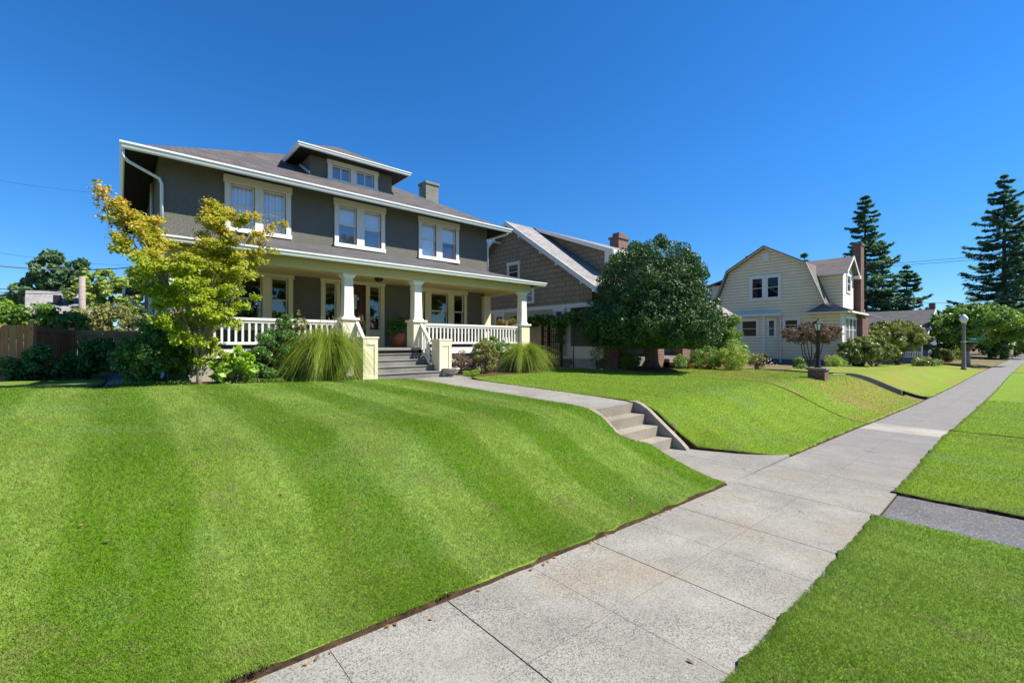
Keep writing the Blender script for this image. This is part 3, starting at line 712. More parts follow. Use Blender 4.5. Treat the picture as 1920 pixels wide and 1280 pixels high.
# beam, ceiling, roof
mb = MB().box(0.70, 12.0, 12.36, 12.64, 3.60, 3.86).box(11.72, 12.0, 12.642, 14.99, 3.60, 3.86).box(0.70, 0.98, 12.642, 14.99, 3.60, 3.86)
mb.build('porch_beam', M['olive'], H1, bevel=0.008)
MB().box(0.98, 11.72, 12.642, 14.99, 3.74, 3.78).build('porch_ceiling', M['olive'], H1)
MB().slab([(0.51, 12.11, 3.862), (12.46, 12.11, 3.862), (12.46, 14.99, 3.862), (11.93, 14.99, 3.862), (11.93, 12.64, 3.862), (.77, 12.64, 3.862), (.77, 14.99, 3.862), (.51, 14.99, 3.862)], 0.0).build('porch_soffit', M['olive'], H1)
pe0, pe1, py0, pz, pp = 0.50, 12.47, 12.10, 3.95, 0.307
hy = 14.985 - py0; pt = pz + pp * hy
mb = MB()
for q in ([(pe0, py0, pz), (pe1, py0, pz), (pe1 - hy, 14.985, pt), (pe0 + hy, 14.985, pt)], [(pe1, py0, pz), (pe1, 14.985, pz), (pe1 - hy, 14.985, pt)], [(pe0, 14.985, pz), (pe0, py0, pz), (pe0 + hy, 14.985, pt)]): mb.slab(q, 0.07)
mb.build('porch_roof', M['shingle_porch'], H1)
gutter_run(MB(), [(pe0, 15.6, pz + .012), (pe0, py0, pz + .012), (pe1, py0, pz + .012), (pe1, 15.6, pz + .012)], 0.09, 0.11).build('porch_gutter', M['gutter'], H1)
for cx in (0.95, 4.86, 7.08, 11.70):
    c = MB().taper(cx, 12.55, PF, 2.27, 0.43, 0.43); c.build('column_base', M['cream'], H1, bevel=0.008)
    c = MB().taper(cx, 12.55, 2.272, 2.34, 0.52, 0.52).taper(cx, 12.55, 2.342, 2.40, 0.35, 0.31)
    c.taper(cx, 12.55, 2.402, 3.46, 0.285, 0.245).taper(cx, 12.55, 3.462, 3.54, 0.26, 0.36).taper(cx, 12.55, 3.542, 3.598, 0.38, 0.38)
    c.build('column', M['cream_col'], H1, bevel=0.006)
MB().box(11.60, 11.96, 14.80, 14.985, PF + .002, 3.598).build('pilaster', M['cream'], H1, bevel=0.006)
# railings
def railing(x0, x1, y0, y1, n, zt=2.25, zb=1.58):
    r = MB(); L = math.hypot(x1 - x0, y1 - y0); ux, uy = (x1 - x0) / L, (y1 - y0) / L
    fr = Fr((x0, y0, 0), (ux, uy, 0), (uy, -ux, 0))
    r.fbox(fr, 0, L, -.05, .05, zt - .07, zt).fbox(fr, 0, L, -.028, .028, zt - .13, zt - .072).fbox(fr, 0, L, -.04, .04, zb, zb + .07)
    o = r.build('porch_railing', M['trim'], H1, bevel=0.006)
    for i in range(n):
        u = L * (i + .5) / n
        MB().fbox(fr, u - .024, u + .024, -.02, .02, zb + .072, zt - .132).build('baluster', M['trim'], o)
    return o
railing(1.17, 4.64, 12.5, 12.5, 24); railing(7.30, 11.48, 12.5, 12.5, 29); railing(11.72, 11.72, 12.78, 14.78, 13)
# steps with newel posts and stair rails
st = MB()
ys = [11.40, 11.70, 12.0, 12.3, 12.6, 12.9]; z0 = 0.60; rise = (PF + .004 - z0) / 5
for i in range(5):
    xr = 7.20 if i else 7.34
    st.box(5.26, xr, ys[i], 12.95 if i < 4 else 13.2, z0 + rise * i - (0.3 if i == 0 else 0), z0 + rise * (i + 1) - .035)
    st.box(5.26, xr, ys[i] - .025, 12.95 if i < 4 else 13.2, z0 + rise * (i + 1) - .033, z0 + rise * (i + 1))
st.build('porch_steps', M['conc_grey'], H1, bevel=0.008)
for a, b, y0, zg, zt in ((4.83, 5.25, 11.40, 0.4, 1.79), (7.22, 7.66, 11.42, 0.4, 1.74)):
    n_ = MB().box(a, b, y0, y0 + .44, zg, zt - .05); n_.box(a - .03, b + .03, y0 - .03, y0 + .47, zt - .048, zt)
    s_ = 0.10
    n_.box(a, a + s_, y0 - .018, y0 - .001, zg, zt - .05).box(b - s_, b, y0 - .018, y0 - .001, zg, zt - .05).box(a + s_, b - s_, y0 - .018, y0 - .001, zt - .22, zt - .05).box(a + s_, b - s_, y0 - .018, y0 - .001, zg, zg + .34)
    n_.build('newel_post', M['cream'], H1, bevel=0.006)
for xx in (5.06, 7.14):
    r = MB(); p0, p1 = np.array((xx, 12.36, 2.24)), np.array((xx, 11.82, 1.72))
    p0 = np.array((xx, 12.34, 2.24)); p1 = np.array((xx, 11.84, 1.74))
    def bar(pa, pb, h, wd): r.hexa([(pa[0] - wd, pa[1], pa[2] - h), (pa[0] + wd, pa[1], pa[2] - h), (pb[0] + wd, pb[1], pb[2] - h), (pb[0] - wd, pb[1], pb[2] - h), (pa[0] - wd, pa[1], pa[2]), (pa[0] + wd, pa[1], pa[2]), (pb[0] + wd, pb[1], pb[2]), (pb[0] - wd, pb[1], pb[2])])
    bar(p0, p1, .09, .045); lowa, lowb = p0 - (0, 0, .72), p1 - (0, 0, .72); bar(lowa, lowb, .07, .035)
    o = r.build('stair_railing', M['trim'], H1, bevel=0.006)
    for i in range(5):
        f_ = (i + .5) / 5; c = p0 + (p1 - p0) * f_
        MB().box(xx - .02, xx + .02, c[1] - .024, c[1] + .024, c[2] - .73, c[2] - .06).build('baluster', M['trim'], o)
# door and side lights
d_ = MB()
for a, b in ((4.93, 5.06), (5.43, 5.56), (6.46, 6.59), (7.0, 7.15)): d_.fbox(FRT, a, b, .003, .05, 1.475, 3.64)
d_.fbox(FRT, 4.91, 7.17, .003, .07, 3.642, 3.79)
for a, b in ((5.06, 5.43), (6.59, 7.0)): d_.fbox(FRT, a, b, .003, .035, 1.475, 2.05)
d_.build('door_frame', M['cream'], H1, bevel=0.006)
MB().fbox(FRT, 5.56, 6.46, -.12, -.07, 1.50, 2.72).fbox(FRT, 5.56, 5.80, -.12, -.07, 2.722, 3.38).fbox(FRT, 6.28, 6.46, -.12, -.07, 2.722, 3.38).fbox(FRT, 5.56, 6.46, -.12, -.07, 3.382, 3.638).build('door', M['red_door'], H1)
dr = H1.children[-1]
MB().poly([FRT.p(5.8, -.10, 2.72), FRT.p(6.28, -.10, 2.72), FRT.p(6.28, -.10, 3.38), FRT.p(5.8, -.10, 3.38)]).build('door_pane', M['glass'], dr)
MB().fbox(FRT, 5.88, 6.2, -.15, -.14, 2.80, 3.3).build('door_curtain', M['blind'], dr)
MB().tube([FRT.p(6.39, -.07, 2.42), FRT.p(6.39, -.02, 2.42), FRT.p(6.33, -.02, 2.42)], .014).build('door_handle', M['brass'], dr)
for (a, b, am) in ((5.06, 5.43, True), (6.59, 7.0, False)):
    w_ = MB()
    for u0, u1, p, q in ((a, a + .04, 2.05, 3.64), (b - .04, b, 2.05, 3.64), (a + .04, b - .04, 3.6, 3.64), (a + .04, b - .04, 2.05, 2.09)): w_.fbox(FRT, u0, u1, -.06, -.02, p, q)
    s_ = w_.build('side_light', M['cream'], H1)
    MB().poly([FRT.p(a, -.04, 2.05), FRT.p(b, -.04, 2.05), FRT.p(b, -.04, 3.64), FRT.p(a, -.04, 3.64)]).build('pane', M['glass_dim'], s_)
    if am: MB().fbox(FRT, a + .0, b, -.30, -.28, 3.25, 3.6).build('amber_lampshade', M['lamp_amber'], s_)
    else: MB().fbox(FRT, a + .0, b, -.34, -.30, 2.05, 2.36).build('curtain', M['blind'], s_)
MB().lathe((6.3, 13.6, 3.60), [(0.02, .138), (0.13, .138), (0.15, .10), (0.10, .03), (0.02, 0.0)]).build('ceiling_light', M['iron'], H1, smooth=True)
# canopy over the side door
mb = MB().slab([(0.12, 17.6, 3.25), (0.79, 17.6, 3.5), (0.79, 19.4, 3.5), (0.12, 19.4, 3.25)], 0.12); mb.build('side_canopy', M['shingle_porch'], H1)
MB().box(0.06, 0.118, 17.55, 19.45, 3.10, 3.27).build('canopy_gutter', M['gutter'], H1)
MB().tube([(0.16, 17.75, 3.08), (0.3, 17.75, 2.8), (0.77, 17.75, 2.55)], .035).build('canopy_bracket', M['trim'], H1)

# ---------------------------------------------------------------- steps through the bank
ST = empty('garden_steps', (6.85, 4.45, -0.27), 'four worn concrete steps cut through the mown bank with low side walls', 'steps')
b0 = -0.275; top = float(wz(0, 4.86)); rr = (top - b0) / 4
mb = MB()
for i in range(4): mb.box(6.19, 7.505, 4.04 + .27 * i, 4.04 + .27 * (i + 1) if i < 3 else 4.855, b0 - .2, b0 + rr * (i + 1))
mb.build('tread', M['conc_step'], ST, bevel=0.012)
for xa, xb in ((6.07, 6.188), (7.507, 7.63)):
    pr = [(4.98, top - .6), (4.98, top + .025), (4.82, top + .03), (4.70, top - .005), (4.55, top - .085), (4.02, top - .50), (3.88, top - .61), (3.78, b0 + .03), (3.74, b0 - .1), (3.74, b0 - .3)]
    mb = MB().ext([(xa, y, z) for y, z in pr], (xb - xa, 0, 0)); mb.build('cheek_wall', M['conc_step'], ST, bevel=0.012)

# ---------------------------------------------------------------- neighbours
M['brown_shingle'] = brickmat('brown_wall_shingles', (0.37, 0.30, 0.20), (0.32, 0.26, 0.175), (0.13, 0.10, 0.07), 0.55, 0.24, 0.012, 0.85, 0.5, 0.37, 0.0, 0.1)
M['tan_siding'] = lapmat('tan_clapboard', (0.58, 0.50, 0.31), 0.13)
M['yellow_siding'] = lapmat('pale_yellow_clapboard', (0.80, 0.675, 0.465), 0.25, 0.55, 0.05, 0.36)
M['white_and_sunlit_siding'] = lapmat('white_and_sunlit_clapboard', (0.78, 0.76, 0.68), 0.2, 0.55, 0.04, 0.6)  # plain white; on the gambrel front, a sunlit copy of its yellow
M['grey_roof'] = brickmat('pale_grey_shingles', (0.40, 0.37, 0.35), (0.30, 0.28, 0.27), (0.14, 0.13, 0.13), 0.5, 0.19, 0.012, 0.95, 0.4)
M['taupe_roof'] = brickmat('taupe_shingles', (0.27, 0.225, 0.20), (0.21, 0.18, 0.165), (0.11, 0.10, 0.09), 0.5, 0.22, 0.012, 0.95, 0.4)
M['dark_roof'] = brickmat('dark_grey_shingles', (0.15, 0.14, 0.14), (0.11, 0.105, 0.105), (0.05, 0.05, 0.05), 0.5, 0.22, 0.012, 0.95, 0.4)
M['teal'] = mat('dim_teal_interior', (0.025, 0.05, 0.055), 0.4, 3, 0.8)
M['blue_grey'] = mat('blue_grey_paint', (0.12, 0.14, 0.20), 0.1, 2, 0.7)
M['teal_glass'] = glassmat('shaded_window_glass', 0.5, -0.01)

def flat_window(parent, fr, z0, z1, units, casing=0.12, mtrim=None, meet=0.5, back=None, label=None, mull=0):
    mtrim = mtrim or M['trim']; f = MB(); U0, U1 = units[0][0] - casing, units[-1][1] + casing
    f.fbox(fr, U0 - .03, U1 + .03, .004, .07, z1, z1 + casing * 1.2); f.fbox(fr, U0 - .03, U1 + .03, .004, .08, z0 - casing * .8, z0)
    edges = [U0] + [e for q in units for e in q] + [U1]
    for i in range(0, len(edges), 2): f.fbox(fr, edges[i], edges[i + 1], .004, .055, z0, z1)
    for a, b in units:
        m = z0 + (z1 - z0) * meet; s = .04
        f.fbox(fr, a, a + s, .012, .04, z0, z1); f.fbox(fr, b - s, b, .012, .04, z0, z1); f.fbox(fr, a + s, b - s, .012, .04, z0, z0 + s); f.fbox(fr, a + s, b - s, .012, .04, z1 - s, z1); f.fbox(fr, a + s, b - s, .012, .04, m - s / 2, m + s / 2)
        for i in range(mull): f.fbox(fr, a + s + (b - a - 2 * s) * (i + 1) / (mull + 1) - .012, a + s + (b - a - 2 * s) * (i + 1) / (mull + 1) + .012, .012, .034, m + s / 2, z1 - s)
    w = f.build('window', mtrim, parent)
    if label: w['label'] = label
    for a, b in units:
        MB().poly([fr.p(a, .006, z0), fr.p(b, .006, z0), fr.p(b, .006, z1), fr.p(a, .006, z1)]).build('window_backing', back or M['teal'], w)
        MB().poly([fr.p(a, .022, z0), fr.p(b, .022, z0), fr.p(b, .022, z1), fr.p(a, .022, z1)]).build('pane', M['teal_glass'], w)
    return w

# ---- brown shingled gable house
H2 = empty('craftsman_house', (21, 15, 0.45), 'brown shingled gable house with white barge boards and long shed dormer beyond the grey house', 'house')
L2 = Fr((16, 0, 0), (0, 1, 0), (-1, 0, 0))
rp, rzz, rk = 17.95, 8.15, 0.678
zr = lambda y: rzz - rk * abs(y - rp)
MB().poly([L2.p(y, 0, z) for y, z in ((12.5, 3.36), (23.4, 3.36), (23.4, zr(23.4) - .1), (rp, rzz - .1), (12.5, zr(12.5) - .1))]).box(16.001, 27, 13.8, 13.9, .5, 4.2).box(26.9, 27, 13.9, 23.4, .3, 4.3).build('wall', M['brown_shingle'], H2)
MB().poly([L2.p(y, 0, z) for y, z in ((13.8, 0.85), (23.4, 0.85), (23.4, 3.359), (13.8, 3.359))]).build('lower_wall', M['tan_siding'], H2)
MB().box(16.02, 26.9, 13.85, 23.3, -0.1, 0.849).build('foundation', M['conc_grey'], H2)
MB().fbox(L2, 12.42, 23.4, .003, .05, 3.26, 3.46).fbox(L2, 13.75, 13.95, .003, .04, .85, 3.255).fbox(L2, 13.9, 23.4, .003, .05, .85, .98).build('belt_trim', M['trim'], H2)
mb = MB()
for y0, y1 in ((10.6, rp), (rp, 24.2)):
    q = [(15.55, y0, zr(y0)), (27.5, y0, zr(y0)), (27.5, y1, zr(y1)), (15.55, y1, zr(y1))]; mb.slab(q, 0.10)
mb.build('roof', M['grey_roof'], H2)
for y0, y1 in ((10.55, rp), (24.25, rp)):
    pr = [(15.50, y0, zr(y0) + .02), (15.50, y1, zr(y1) + .02), (15.50, y1, zr(y1) - .24), (15.50, y0, zr(y0) - .24)]
    MB().ext(pr, (0.047, 0, 0)).build('barge_board', M['trim'], H2)
for y in (12.75, 14.3, 15.35, 16.9, 18.9, 20.3):
    MB().fbox(L2, y - .05, y + .05, .0, .49, zr(y) - .36, zr(y) - .25).build('purlin_end', M['trim'], H2)
flat_window(H2, L2, 5.05, 5.85, [(17.42, 18.2)], back=M['blind_dark'])
flat_window(H2, L2, 3.75, 4.38, [(16.33, 16.76)], back=M['blind'], mull=1)
flat_window(H2, L2, 2.2, 3.16, [(14.26, 14.72)], back=M['blind_dark'])
flat_window(H2, L2, 2.2, 3.1, [(18.7, 19.3)], back=M['blind_dark'])
flat_window(H2, L2, 5.0, 5.6, [(20.0, 20.5)], back=M['blind_dark'])
# shed dormer
zd = lambda y: 8.17 - 0.385 * (rp - y)
mb = MB().poly([(17.95, 13.0, zr(13.0) + .02), (17.95, 17.6, zr(17.6) + .02), (17.95, 13.0, zd(13.0) - .08)]); mb.box(17.96, 26, 13.0, 13.1, zr(13.0), zd(13.0) - .08)
mb.build('dormer_wall', M['brown_shingle'], H2)
MB().slab([(17.55, 12.45, zd(12.45)), (26.4, 12.45, zd(12.45)), (26.4, rp, zd(rp)), (17.55, rp, zd(rp))], 0.08).build('dormer_roof', M['grey_roof'], H2)
MB().ext([(17.50, 12.42, zd(12.42) + .02), (17.50, 17.6, zd(17.6) + .02), (17.50, 17.6, zd(17.6) - .16), (17.50, 12.42, zd(12.42) - .2)], (.047, 0, 0)).ext([(17.55, 12.40, zd(12.4) - .2), (17.55, 12.40, zd(12.4) + .02), (26.4, 12.40, zd(12.4) + .02), (26.4, 12.40, zd(12.4) - .2)], (0, .045, 0)).build('dormer_fascia', M['trim'], H2)
MB().ext([(17.6, 12.98, zd(12.9) - .12), (17.6, 12.98, zd(12.9) - .75), (17.6, 12.85, zd(12.9) - .75), (17.6, 12.5, zd(12.9) - .35), (17.6, 12.5, zd(12.5) - .12)], (.1, 0, 0)).build('dormer_bracket', M['trim'], H2)
MB().box(26.3, 27.5, 18.2, 18.95, 6, 9.0).box(26.22, 27.58, 18.12, 19.03, 9.0, 9.14).box(26.5, 27.3, 18.3, 18.85, 9.14, 9.45).build('chimney', M['brick'], H2)
MB().box(16.1, 27, 11.2, 13.79, .55, .95).build('porch_floor', M['conc_grey'], H2)
MB().box(16.0, 16.08, 11.86, 13.75, 0.95, 1.45).build('porch_parapet', M['trim'], H2)
mb = MB()
for i in range(26):
    y0 = 11.9 + i * .075
    for sg in (1, -1):
        c = y0
        a_, b_ = (c, .47), (c + .42 * sg, .89)
        if not (11.86 <= b_[0] <= 13.75): continue
        mb.hexa([(15.96, a_[0] - .012, a_[1]), (15.98, a_[0] - .012, a_[1]), (15.98, a_[0] + .012, a_[1]), (15.96, a_[0] + .012, a_[1]), (15.96, b_[0] - .012, b_[1]), (15.98, b_[0] - .012, b_[1]), (15.98, b_[0] + .012, b_[1]), (15.96, b_[0] + .012, b_[1])])
mb.box(15.95, 15.99, 11.86, 13.75, .89, .95).box(15.95, 15.99, 11.86, 13.75, .42, .47).build('porch_lattice', M['trim'], H2)
for x0 in (15.95, 19.0, 21.6, 26.2):
    p = MB().box(x0, x0 + .75, 11.05, 11.78, 0.2, 1.42); p.build('brick_pier', M['brick'], H2)
    MB().box(x0 - .05, x0 + .8, 11.0, 11.83, 1.422, 1.52).build('pier_cap', M['stone'], H2)
    MB().taper(x0 + .37, 11.42, 1.522, 3.2, .42, .34).build('porch_column', M['trim'], H2)
MB().box(22.35, 26.2, 11.15, 11.25, .4, 1.2).build('porch_front_wall', M['brick_dark'], H2)
mb = MB()
for i in range(3): mb.box(19.8, 21.55, 10.2 + i * .3, 11.2, .2, .5 + i * .17)
mb.build('porch_steps', M['conc_grey'], H2)
MB().box(16.0, 27.0, 11.05, 11.35, 3.05, 3.3).build('porch_beam', M['trim'], H2)

# ---- cream gambrel house
H3 = empty('gambrel_house', (44.5, 12.5, 0.1), 'pale yellow clapboard house with gambrel roof, front dormer and tall brick chimney', 'house')
L3 = Fr((39.7, 0, 0), (0, 1, 0), (-1, 0, 0)); F3 = Fr((0, 8.0, 0), (1, 0, 0), (0, -1, 0))
prof = [(8.95, 4.5), (10.21, 7.79), (13.16, 9.52), (16.12, 7.79), (17.4, 4.5)]
MB().poly([L3.p(y, 0, z) for y, z in [(8.0, 0.3), (17.3, 0.3), (17.3, 4.5), (16.07, 7.7), (13.16, 9.4), (10.26, 7.7), (9.0, 4.45), (8.0, 4.0)]]).build('wall', M['yellow_siding'], H3)
MB().poly([F3.p(39.7, 0, .3), F3.p(45.3, 0, .3), F3.p(45.3, 0, 4.0), F3.p(39.7, 0, 4.0)]).poly([F3.p(45.3, -.6, .3), F3.p(51, -.6, .3), F3.p(51, -.6, 4.2), F3.p(45.3, -.6, 4.2)]).box(50.9, 51, 8.6, 17.3, .3, 4.6).build('front_wall', M['white_and_sunlit_siding'], H3)  # sunlight on the front put into the colour, whiter than the gable
MB().box(39.72, 51, 8.02, 17.28, -0.6, 0.299).build('foundation', M['blue_grey'], H3)
top = prof; mb = MB(); xr0, xr1 = 39.15, 51.4
pts = [(7.5, 3.93), (8.35, 4.12)] + top + [(18.0, 4.0)]
for (a, za), (b, zb) in zip(pts[:-1], pts[1:]): mb.slab([(xr0 if a >= 8.9 or True else 39.2, a, za), (xr1, a, za), (xr1, b, zb), (xr0, b, zb)], 0.09)
mb.build('roof', M['taupe_roof'], H3)
mb = MB()
for (a, za), (b, zb) in zip(top[:-1], top[1:]):
    mb.ext([(39.25, a, za + .03), (39.25, b, zb + .03), (39.25, b, zb - .18), (39.25, a, za - .18)], (.047, 0, 0))
mb.build('barge_board', M['trim'], H3)
MB().slab([(39.0, 7.5, 3.95), (39.35, 8.5, 4.5), (39.699, 9.1, 4.62), (39.35, 9.9, 4.1), (39.0, 10.1, 3.95)], 0.05).build('eave_return', M['taupe_roof'], H3)
MB().box(38.95, 39.699, 7.5, 10.1, 3.80, 3.88).box(39.7, 45.5, 7.42, 7.5, 3.80, 3.93).build('eave_trim', M['trim'], H3)
for a, b, c in ((8.0, 8.16, 3.8), (17.15, 17.3, 4.4)): MB().fbox(L3, a, b, .003, .05, .3, c).build('corner_board', M['trim'], H3)
flat_window(H3, L3, 5.28, 6.93, [(12.2, 13.02), (13.38, 14.2)], 0.2)
flat_window(H3, L3, 2.6, 3.4, [(10.85, 11.75)], 0.14)
flat_window(H3, F3, 1.7, 3.45, [(40.5, 41.5), (41.65, 42.7), (42.85, 43.9), (44.05, 45.0)], 0.12, back=M['blind'])
MB().fbox(L3, 12.9, 13.4, .003, .05, 8.3, 9.0).build('gable_vent', M['trim'], H3)
for i in range(6): pass
# bay
bx = 39.05
MB().poly([(bx, 16.4, .3), (bx, 13.1, .3), (bx, 13.1, 3.75), (bx, 16.4, 3.75)]).poly([(bx, 13.1, .3), (39.7, 12.2, .3), (39.7, 12.2, 3.75), (bx, 13.1, 3.75)]).build('bay_wall', M['yellow_siding'], H3)
MB().slab([(38.7, 16.6, 3.9), (38.7, 12.95, 3.9), (39.5, 11.95, 3.9), (39.699, 11.95, 4.1), (39.699, 16.6, 4.1)], 0.16).build('bay_roof', M['trim'], H3)
BF = Fr((bx, 0, 0), (0, 1, 0), (-1, 0, 0)); dv = np.array([.65, -.9, 0]); dv /= np.linalg.norm(dv); BS = Fr((bx, 13.1, 0), dv, (-.9 / 1.11, -.65 / 1.11, 0))
flat_window(H3, BF, 2.1, 3.4, [(13.6, 14.75)], .14); flat_window(H3, BS, 2.1, 3.4, [(0.35, .8)], .1)
MB().box(bx - .06, bx + .05, 13.0, 13.15, .3, 3.74).build('corner_board', M['trim'], H3)
MB().tube([(39.5, 12.05, 3.8), (39.6, 12.05, 3.6), (39.62, 12.05, 0.0)], .06).build('downspout', M['trim'], H3)
# front dormer
DL = Fr((41.1, 0, 0), (0, 1, 0), (-1, 0, 0)); DF3 = Fr((0, 8.25, 0), (1, 0, 0), (0, -1, 0))
MB().poly([DL.p(8.25, 0, 4.3), DL.p(9.0, 0, 4.5), DL.p(9.95, 0, 7.1), DL.p(8.25, 0, 7.1)]).build('dormer_side_wall', M['yellow_siding'], H3)
MB().poly([DF3.p(41.1, 0, 4.3), DF3.p(44.5, 0, 4.3), DF3.p(44.5, 0, 7.1), DF3.p(42.8, 0, 8.25), DF3.p(41.1, 0, 7.1)]).build('dormer_front_wall', M['white_and_sunlit_siding'], H3)  # same boards as the dormer side, whitened as if sunlit
mb = MB().slab([(40.75, 7.9, 6.95), (42.8, 7.9, 8.35), (42.8, 11.2, 8.35), (40.75, 10.1, 6.95)], .08).slab([(42.8, 7.9, 8.35), (44.85, 7.9, 6.95), (44.85, 10.1, 6.95), (42.8, 11.2, 8.35)], .08)
mb.build('dormer_roof', M['taupe_roof'], H3)
mb = MB().ext([(40.72, 7.86, 6.97), (42.8, 7.86, 8.38), (42.8, 7.86, 8.18), (40.72, 7.86, 6.77)], (0, .035, 0)).ext([(42.8, 7.86, 8.38), (44.88, 7.86, 6.97), (44.88, 7.86, 6.77), (42.8, 7.86, 8.18)], (0, .035, 0)).box(44.4, 44.9, 7.8, 8.24, 6.75, 7.0).box(40.7, 40.745, 7.9, 10.1, 6.8, 6.97)
mb.build('dormer_trim', M['trim'], H3)
flat_window(H3, DF3, 5.6, 6.8, [(42.3, 43.3)], .15, back=M['blind_dark'])
MB().box(45.0, 46.2, 7.85, 8.4, 4.0, 9.55).box(44.95, 46.25, 7.8, 8.45, 9.55, 9.7).box(44.2, 46.4, 7.6, 8.2, -.3, 3.75).build('chimney', M['brick_dark'], H3)
MB().box(46.6, 47.4, 16.6, 17.3, 4, 10.2).build('rear_chimney', M['brick_dark'], H3)
MB().slab([(40.5, 16.6, 7.35), (48, 16.6, 7.35), (48, 18.6, 6.75), (40.5, 18.6, 6.75)], .12).build('rear_dormer_roof', M['taupe_roof'], H3)
MB().box(40.8, 47.8, 17.0, 18.3, 4.0, 6.8).build('rear_dormer_wall', M['yellow_siding'], H3)

# ---- low grey house past the gambrel one
H4 = empty('bungalow', (66, 9, -0.45), 'low bungalow with dark grey roof, thin brick chimney and white porch balustrade', 'house')
MB().box(60.5, 74, 5.6, 16, -.7, 2.2).build('wall', M['blue_grey'], H4)
L4 = Fr((60.5, 0, 0), (0, 1, 0), (-1, 0, 0))
mb = MB().slab([(59.5, 5.2, 2.1), (67.5, 5.2, 5.25), (67.5, 18, 5.25), (59.5, 18, 2.1)], .12).slab([(67.5, 5.2, 5.25), (75.5, 5.2, 2.1), (75.5, 18, 2.1), (67.5, 18, 5.25)], .12)
mb.build('roof', M['dark_roof'], H4)
MB().ext([(59.4, 5.15, 2.12), (67.5, 5.15, 5.3), (67.5, 5.15, 5.0), (59.4, 5.15, 1.8)], (0, .05, 0)).ext([(67.5, 5.15, 5.3), (75.6, 5.15, 2.12), (75.6, 5.15, 1.8), (67.5, 5.15, 5.0)], (0, .05, 0)).build('barge_board', M['trim'], H4)
MB().poly([(60.5, 5.61, 2.2), (74, 5.61, 2.2), (67.5, 5.61, 4.95)]).build('gable_wall', M['white_and_sunlit_siding'], H4)
pcx = at(1748, 585, 6.6)
MB().box(pcx[0] - .55, pcx[0] + .55, 6.3, 6.9, 2.5, at(1748, 568, 6.6)[2]).build('chimney', M['brick_dark'], H4)
MB().box(59.6, 60.49, 5.6, 9.2, -.8, .05).build('porch_base', M['blue_grey'], H4)
mb = MB().box(59.58, 59.66, 5.6, 9.2, .1, .16).box(59.58, 59.66, 5.6, 9.2, .62, .7).box(59.55, 59.7, 5.5, 5.62, -.8, 1.9)
R4 = mb.build('porch_railing', M['trim'], H4)
for i in range(20): MB().box(59.6, 59.64, 5.66 + i * .18, 5.75 + i * .18, .162, .618).build('baluster', M['trim'], R4)

# ---- garage behind the fence, utility pole, wires
G = empty('garage', (-8, 44, 0.0), 'pale grey garage roof rising behind the cedar fence', 'garage')
g0, g1, g2 = at(46, 577, 42), at(140, 580, 42), at(128, 549, 47)
zt = at(90, 546, 47)[2]; zb = g0[2] - .3
gx0, gx1 = g0[0], g1[0] + 1.0
MB().slab([(gx0, 42, zb), (gx1, 42, zb), (gx1 - .4, 47, zt), (gx0 - .5, 47, zt)], .12).build('roof', M['grey_roof'], G)
MB().box(gx0 + .2, gx1 - .4, 42.3, 51, -0.5, zb - .05).build('wall', M['white_and_sunlit_siding'], G)
MB().box(at(104, 565, 44)[0] - .1, at(112, 565, 44)[0] + .1, 43.7, 44.1, zb + .8, zb + 1.35).build('roof_vent', M['iron'], G)
M['pole'] = mat('weathered_pole', (0.30, 0.25, 0.21), 0.2, 6, 0.9, 0.5, 40)
pp_ = at(154, 519, 40)
o = MB().lathe((pp_[0], 40, -.5), [(.20, 0), (.16, pp_[2] + .5)], 10).build('utility_pole', M['pole'], off=(pp_[0], 40, -.5), smooth=True); tag(o, 'weathered wooden utility pole standing in front of the pale green trees', 'utility pole')
def wire(name, pts, r, label, sag=0.25):
    P = []
    for a, b in zip(pts[:-1], pts[1:]):
        a, b = np.array(a), np.array(b)
        for i in range(12): t_ = i / 12; P.append(a + (b - a) * t_ - np.array([0, 0, sag * 4 * t_ * (1 - t_)]))
    P.append(np.array(pts[-1])); o = MB().tube(P, r, 5).build(name, M['iron'], off=P[0]); return tag(o, label, 'power line')
wire('power_line', [at(-120, 484, 22), at(268, 499, 24.5)], .018, 'thick black service cable running to the side of the grey house')
wire('power_line', [at(-120, 452, 30), at(270, 498, 30)], .006, 'thin faint wire above the thick black service cable')
wire('power_line', [at(-100, 530, 40.3), at(153, 541, 40.3)], .022, 'upper of the paired wires ending at the wooden pole')
wire('power_line', [at(-100, 537, 40.2), at(153, 547, 40.2)], .022, 'lower of the paired wires ending at the wooden pole')
wire('power_line', [at(-60, 328, 60), at(220, 364, 60)], .010, 'hair thin wire high in the sky beside the left eave')
wire('power_line', [atd(1622, 498, 60), atd(2100, 456, 45)], .024, 'upper of the two wires crossing in front of the right tall fir', 0.1)
wire('power_line', [atd(1622, 502, 60), atd(2100, 464, 45)], .024, 'second wire just under the topmost one at the right tall fir', 0.1)
wire('power_line', [atd(1640, 570, 62), atd(2100, 558, 50)], .024, 'lowest wire passing above the bungalow chimney', 0.1)

